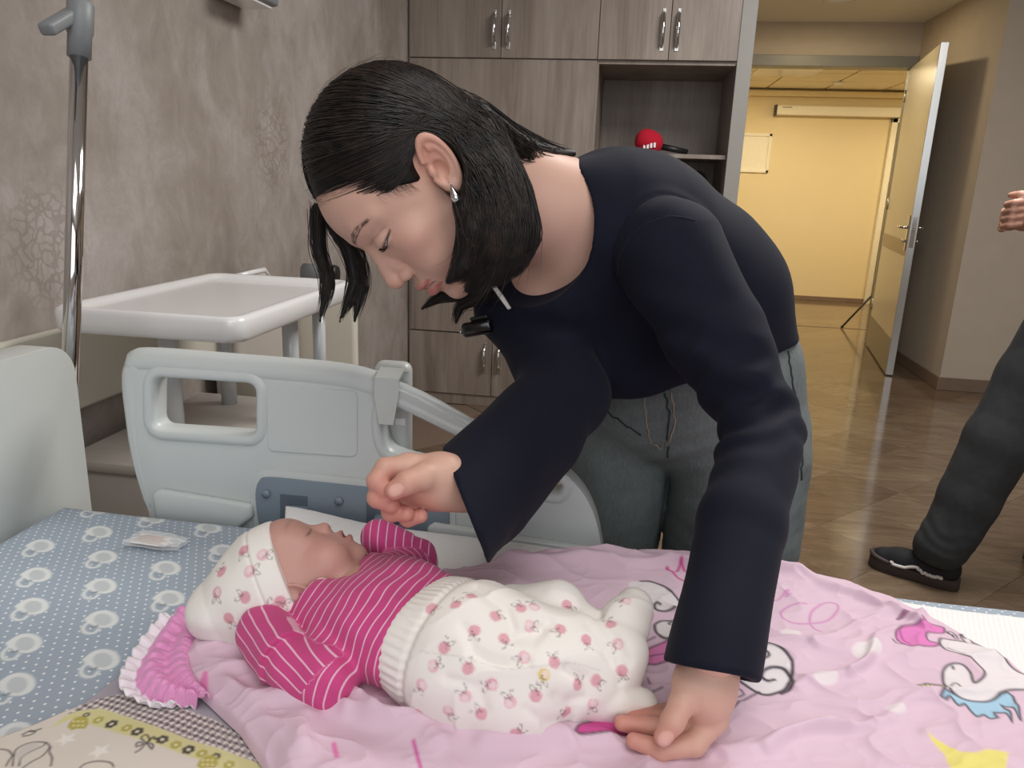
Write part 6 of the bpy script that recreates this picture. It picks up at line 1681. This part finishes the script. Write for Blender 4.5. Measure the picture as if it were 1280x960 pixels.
# keep the ear clear
keep = []
for i in range(len(SS)):
    Lq = (np.asarray(SS[i])-HT)@HR; ee = s_ell(Lq.astype(np.float32), (0.086, -0.009, 0.007), (0.022, 0.023, 0.034), rotm((1, 0, 0), 0.38))
    if ee.min() > -0.002 or (Lq[:, 0] < 0).all(): keep.append(i)
SS = [SS[i] for i in keep]; RR = [RR[i] for i in keep]
ts = NT('black_hair_strands'); ob_ = ts.noise(ts.coords(), 70, 2, 0.6)
ts.base(ts.ramp(ob_, [(0.35, lin('#100d0c')), (0.6, lin('#2a211d')), (0.8, lin('#40322a'))])); ts.set(Roughness=0.45)
o = obj('hair_strands', strand_mesh('hair_strands', np.array(SS), np.array(RR)), ts.m, woman); o['kind'] = 'stuff'

# ---- brows and lashes as fine hairs on the skin
def on_skin(L):
    P_ = (np.asarray(L)@HR.T+HT).astype(np.float32)
    for _ in range(3):
        dd = wskin(P_); gg = np.empty_like(P_)
        for ax in range(3):
            e_ = np.zeros(3, np.float32); e_[ax] = 0.001; gg[:, ax] = (wskin(P_+e_)-wskin(P_-e_))/0.002
        P_ = P_-gg*(dd/np.maximum((gg*gg).sum(1), 0.3))[:, None]
    return P_, gg/np.linalg.norm(gg, axis=1)[:, None]
for s in (1, -1):
    a = []; b = []
    for k in range(120):
        tt = rs.rand(); xx = 0.0115+0.041*tt; zc = 0.0355+0.0085*math.sin(tt*2.2)-0.003*tt; wb = 0.0034*(1-0.6*tt)
        zz = zc+(rs.rand()*2-1)*wb; a.append((s*xx, 0.105-0.6*xx, zz)); b.append((s*(xx+0.0055), 0.105-0.6*(xx+0.0055), zz+(0.0030-0.0040*tt)*(1 if zz < zc else 0.2)))
    pa_, na_ = on_skin(a); pb_, nb_ = on_skin(b)
    q = np.stack([pa_+(pb_-pa_)*f_+na_*0.0008*math.sin(f_*PI) for f_ in np.linspace(0, 1, 5)], 1)
    o = obj('eyebrow', strand_mesh('eyebrow', q, np.tile(np.linspace(0.00012, 0.00004, 5), (len(q), 1))), HM, woman)
    a = []
    for k in range(46):
        tt = k/45; xx = 0.0195+0.0335*tt; a.append((s*xx, 0.088-0.016*tt*tt, 0.0120-0.0030*math.sin(tt*PI)+0.0025*tt))
    pa_, na_ = on_skin(a); dn = HR@np.array([0.25*s, 0.75, -0.62])
    q = np.stack([pa_+dn*0.0058*f_+HR@np.array([0, 0.0, 0.0035])*f_*f_ for f_ in np.linspace(0, 1, 5)], 1)
    obj('eyelashes', strand_mesh('eyelashes', q, np.tile(np.linspace(0.00022, 0.00006, 5), (len(q), 1))), HM, woman)

a = []; b = []
for k in range(60):
    u_ = rs.rand(); a.append((0.068, 0.012+0.030*u_, 0.030+0.020*u_)); b.append((0.07, 0.016+0.034*u_*rs.rand()+0.004, 0.004+0.022*u_+0.012*rs.rand()))
pa_, na_ = on_skin(a); pb_, nb_ = on_skin(b)
q = np.stack([pa_+(pb_-pa_)*f_+na_*(0.0012*(1-f_)+0.001*math.sin(f_*PI))+(HR@np.array([0, 0.004, 0]))*math.sin(f_*PI) for f_ in np.linspace(0, 1, 8)], 1)
o = obj('sideburn_wisps', strand_mesh('sideburn_wisps', q, np.tile(np.linspace(0.00016, 0.00003, 8), (len(q), 1))), HM, woman); o['kind'] = 'stuff'

# =================================================================== second person at the far side of the room
man = thing('person', 'person in dark trousers and black skate shoes standing near the wall', 'person', (1.25, 2.45, 0))
fd = np.array([0.854-1.10, 2.537-2.401, 0]); fd /= np.linalg.norm(fd); fs_ = np.array([-fd[1], fd[0], 0])   # foot direction, side
ank = np.array([1.055, 2.425, 0.10]); hipN = aty(1345, 395, 2.47); kneeN = aty(1250, 548, 2.44)
hip2 = hipN+np.array([0.16, 0.10, 0.0]); ank2 = np.array([1.62, 2.60, 0.10]); knee2 = (hip2+ank2)/2+np.array([-0.03, 0.02, 0])
chest = np.array([hipN[0]+0.06, 2.52, 1.28]); neck = np.array([chest[0]-0.02, 2.52, 1.47]); headc = np.array([neck[0]-0.05, 2.53, 1.62])
hand = aty(1284, 266, 2.36)
shR = np.array([chest[0]-0.03, 2.36, 1.40]); elR = np.array([chest[0]+0.02, 2.27, 1.16])
shL = np.array([chest[0]+0.02, 2.70, 1.40]); elL = np.array([chest[0]+0.10, 2.74, 1.14]); haL = hand+np.array([0.05, 0.12, -0.02])
HC_ = [aty(1257, 262, 2.35), aty(1255, 275, 2.35), aty(1258, 284, 2.35)]
def pbody(P):
    Lh = P-headc.astype(np.float32)
    d = s_ell(Lh, (0, 0, 0.02), (0.092, 0.075, 0.10)); d = smin(d, s_ell(Lh, (-0.03, 0, -0.04), (0.06, 0.055, 0.075)), 0.03)
    d = smin(d, s_cone(Lh, (-0.092, 0, 0.01), (-0.112, 0, -0.025), 0.009, 0.013), 0.012)
    d = smin(d, s_ell(Lh, (-0.085, 0, -0.058), (0.014, 0.022, 0.012)), 0.012)
    for s in (-1, 1):
        d = smin(d, s_ell(Lh, (0.01, s*0.078, -0.005), (0.018, 0.008, 0.03)), 0.005)
        d = smax(d, -s_sph(Lh, (-0.105, s*0.032, 0.012), 0.018), 0.012)
    d = smin(d, s_cone(P, headc+np.array([0.02, 0, -0.07]), neck, 0.05, 0.058), 0.03)
    d = smin(d, s_chain(P, [neck+np.array([0, 0, -0.03]), chest, (hipN+hip2)/2+np.array([0, 0, 0.1])], [0.07, 0.11, 0.11], 0.05), 0.05)
    d = smin(d, s_chain(P, [shR, elR, hand], [0.05, 0.042, 0.027], 0.02), 0.03)
    d = smin(d, s_chain(P, [shL, elL, haL], [0.05, 0.042, 0.027], 0.02), 0.03)
    for a, b, c in ((hipN, kneeN, ank), (hip2, knee2, ank2)): d = smin(d, s_chain(P, [a, b, c], [0.075, 0.05, 0.04], 0.02), 0.04)
    # hands: palm and bent fingers
    d = smin(d, s_ell(P, hand, (0.036, 0.030, 0.040)), 0.015)
    for k in range(4):
        z = 0.030-0.020*k; a = hand+np.array([-0.022, -0.018, z]); b = a+np.array([-0.026, -0.006, -0.004]); c = b+np.array([-0.004, 0.030, -0.006]); e = c+np.array([0.020, 0.016, 0])
        d = smin(d, s_chain(P, [a, b, c, e], [0.0105, 0.0100, 0.0092, 0.008], 0.002), 0.004)
    d = smin(d, s_chain(P, [hand+np.array([0.0, -0.02, 0.034]), hand+np.array([-0.03, -0.012, 0.048]), hand+np.array([-0.045, 0.01, 0.046])], [0.014, 0.0115, 0.009], 0.002), 0.006)
    d = smin(d, s_ell(P, haL, (0.040, 0.026, 0.034)), 0.015)
    for k in range(4): d = smin(d, s_chain(P, [haL+np.array([-0.03, 0.0, 0.024-0.016*k]), haL+np.array([-0.062, -0.01, 0.02-0.016*k]), haL+np.array([-0.07, -0.035, 0.016-0.016*k])], [0.0105, 0.0095, 0.008]), 0.004)
    return d
V, Q = surf(pbody, (0.9, 2.15, 0.05), (1.95, 2.95, 1.80), 0.0065)
C = np.tile(np.array(lin('#b98a78')), (len(V), 1)); Lh = V-headc
for s in (-1, 1):
    blend(C, np.clip(1.3-np.linalg.norm((Lh-np.array([-0.088, s*0.030, 0.012]))/np.array([0.03, 0.014, 0.006]), axis=1), 0, 1), '#2a2020')
    blend(C, 0.8*np.clip(1.3-np.linalg.norm((Lh-np.array([-0.09, s*0.032, 0.034]))/np.array([0.03, 0.020, 0.006]), axis=1), 0, 1), '#2a2020')
blend(C, np.clip(1.3-np.linalg.norm((Lh-np.array([-0.098, 0, -0.058]))/np.array([0.02, 0.024, 0.009]), axis=1), 0, 1), '#9a5550')
obj('body', raw_mesh('body', V, Q, C), skin, man)
def phair(P):
    Lh = P-headc.astype(np.float32); d = s_ell(Lh, (0.008, 0, 0.03), (0.100, 0.083, 0.105))
    return smax(d, np.maximum(-(Lh[:, 0]*0.6+Lh[:, 2])+0.02, -Lh[:, 0]-0.085+0.2*(0.1-Lh[:, 2])), 0.01)
V, Q = surf(phair, headc-0.16, headc+0.17, 0.007); obj('hair', raw_mesh('hair', V, Q), HM, man)
def pshirt(P):
    d = s_chain(P, [neck+np.array([0.0, 0, -0.07]), chest, (hipN+hip2)/2+np.array([-0.02, -0.02, 0.07])], [0.085, 0.135, 0.135], 0.05)
    d = smin(d, s_chain(P, [shR, elR, elR*0.35+hand*0.65], [0.066, 0.056, 0.044], 0.02), 0.03)
    d = smin(d, s_chain(P, [shL, elL, elL*0.35+haL*0.65], [0.066, 0.056, 0.044], 0.02), 0.03)
    return smax(d+0.004*fbm(P, 6, 91, 2), 0.80-P[:, 2], 0.01)
V, Q = surf(pshirt, (0.9, 2.1, 0.7), (1.95, 3.0, 1.55), 0.008); obj('shirt', raw_mesh('shirt', V, Q), simple('maroon_jersey', '#4a3a44', 0.85, var=0.1), man)
def pleg(P):
    d = s_ell(P, (hipN+hip2)/2+np.array([0, 0, 0.03]), (0.17, 0.16, 0.11))
    for a, b, c, sd in ((hipN, kneeN, ank, 1), (hip2, knee2, ank2, 2)):
        lg = s_chain(P, [a, (a+b)/2, b, (b+c)/2, c+np.array([0.0, 0, 0.03])], [0.112, 0.108, 0.098, 0.088, 0.080], 0.02)
        d = smin(d, lg+0.004*fbm(P, 5, 95+sd, 3), 0.04)
        q = P-c.astype(np.float32)-np.array([0, 0, 0.08], np.float32); d = d+0.003*np.exp(-(q*q).sum(-1)/0.07**2)*np.sin(q[:, 2]*120+q[:, 0]*60+2.5*fbm(P, 7, 97, 1))
    d = smax(d, P[:, 2]-0.88, 0.01)
    e = P-np.float32(0); return smax(d, 0.075+0.06*np.clip((e@fd.astype(np.float32)-ank@fd)*2, -0.5, 1)-P[:, 2], 0.008)
V, Q = surf(pleg, (0.85, 2.15, 0.02), (1.95, 2.95, 0.95), 0.0065)
t = NT('black_denim'); t.base(t.mix(t.noise(t.coords(), 40, 4), lin('#26282b'), lin('#3a3d40'))); t.set(Roughness=0.9); t.bump(t.noise(t.coords(), 300, 2), 0.2, 0.001)
obj('trousers', raw_mesh('trousers', V, Q), t.m, man, label='loose black denim trousers')
canvas = simple('black_canvas', '#15161a', 0.8, var=0.1, scale=200); solem = simple('brown_rubber_sole', '#3d3230', 0.6); stripem = simple('white_leather', '#cfc9c4', 0.6)
def shoe_at(heel, fdir, fsd):
    def W(a, s, z): return heel+fdir*a+fsd*s+np.array([0, 0, z])
    def foot_out(L, g):
        return None
    def up(P):
        d = s_chain(P, [W(0.05, 0, 0.060), W(0.11, 0, 0.056), W(0.18, 0.002, 0.044), W(0.232, 0.004, 0.040)], [0.040, 0.040, 0.038, 0.032], 0.02)
        d = smin(d, s_cone(P, W(0.042, 0, 0.06), W(0.05, 0, 0.105), 0.037, 0.036), 0.02)
        return smax(d, 0.030-P[:, 2], 0.004)
    lo = np.minimum(W(-0.03, 0, 0), W(0.32, 0, 0))-0.07; hi = np.maximum(W(-0.03, 0, 0), W(0.32, 0, 0))+0.07; lo[2] = -0.01; hi[2] = 0.17
    v, q = surf(up, lo, hi, 0.0045); so = obj('shoe', raw_mesh('shoe', v, q), canvas, man)
    outl = [W(a, s, 0) for a, s in spline([(0.0, 0.0), (0.012, 0.030), (0.06, 0.041), (0.13, 0.041), (0.20, 0.045), (0.25, 0.038), (0.272, 0.010), (0.270, -0.014), (0.245, -0.036), (0.19, -0.044), (0.12, -0.040), (0.06, -0.040), (0.012, -0.030)], 4, True)]
    MB().prism([(p[0], p[1]) for p in outl], lambda p: (p[0], p[1], 0.001), lambda p: (p[0], p[1], 0.036), 0.004, (), 2).build('sole', solem, so, auto=40)
    toe = [W(a, s, z) for a, s, z in spline([(0.205, 0.041, 0.038), (0.25, 0.033, 0.046), (0.268, 0.004, 0.050), (0.25, -0.028, 0.046), (0.205, -0.038, 0.038)], 5)]
    MB().tube(toe, 0.008, 8).build('toe_bumper', solem, so, True)
    return so, v, q, W
heelp = np.array([1.118, 2.392, 0.0])
so, v, q, Wf = shoe_at(heelp, fd, fs_)
nv_ = normals_of(v, q)
p = surf_path(v, nv_, [(1112, 702), (1122, 708), (1143, 709), (1152, 716), (1162, 722), (1176, 724)], 0.0035, 5)
if len(p) > 3: MB().tube(p, 0.0065, 6, flat=0.8).build('side_stripe', stripem, so, True, label='white wavy side stripe')
shoe_at(np.array([1.68, 2.56, 0.0]), fd, fs_)
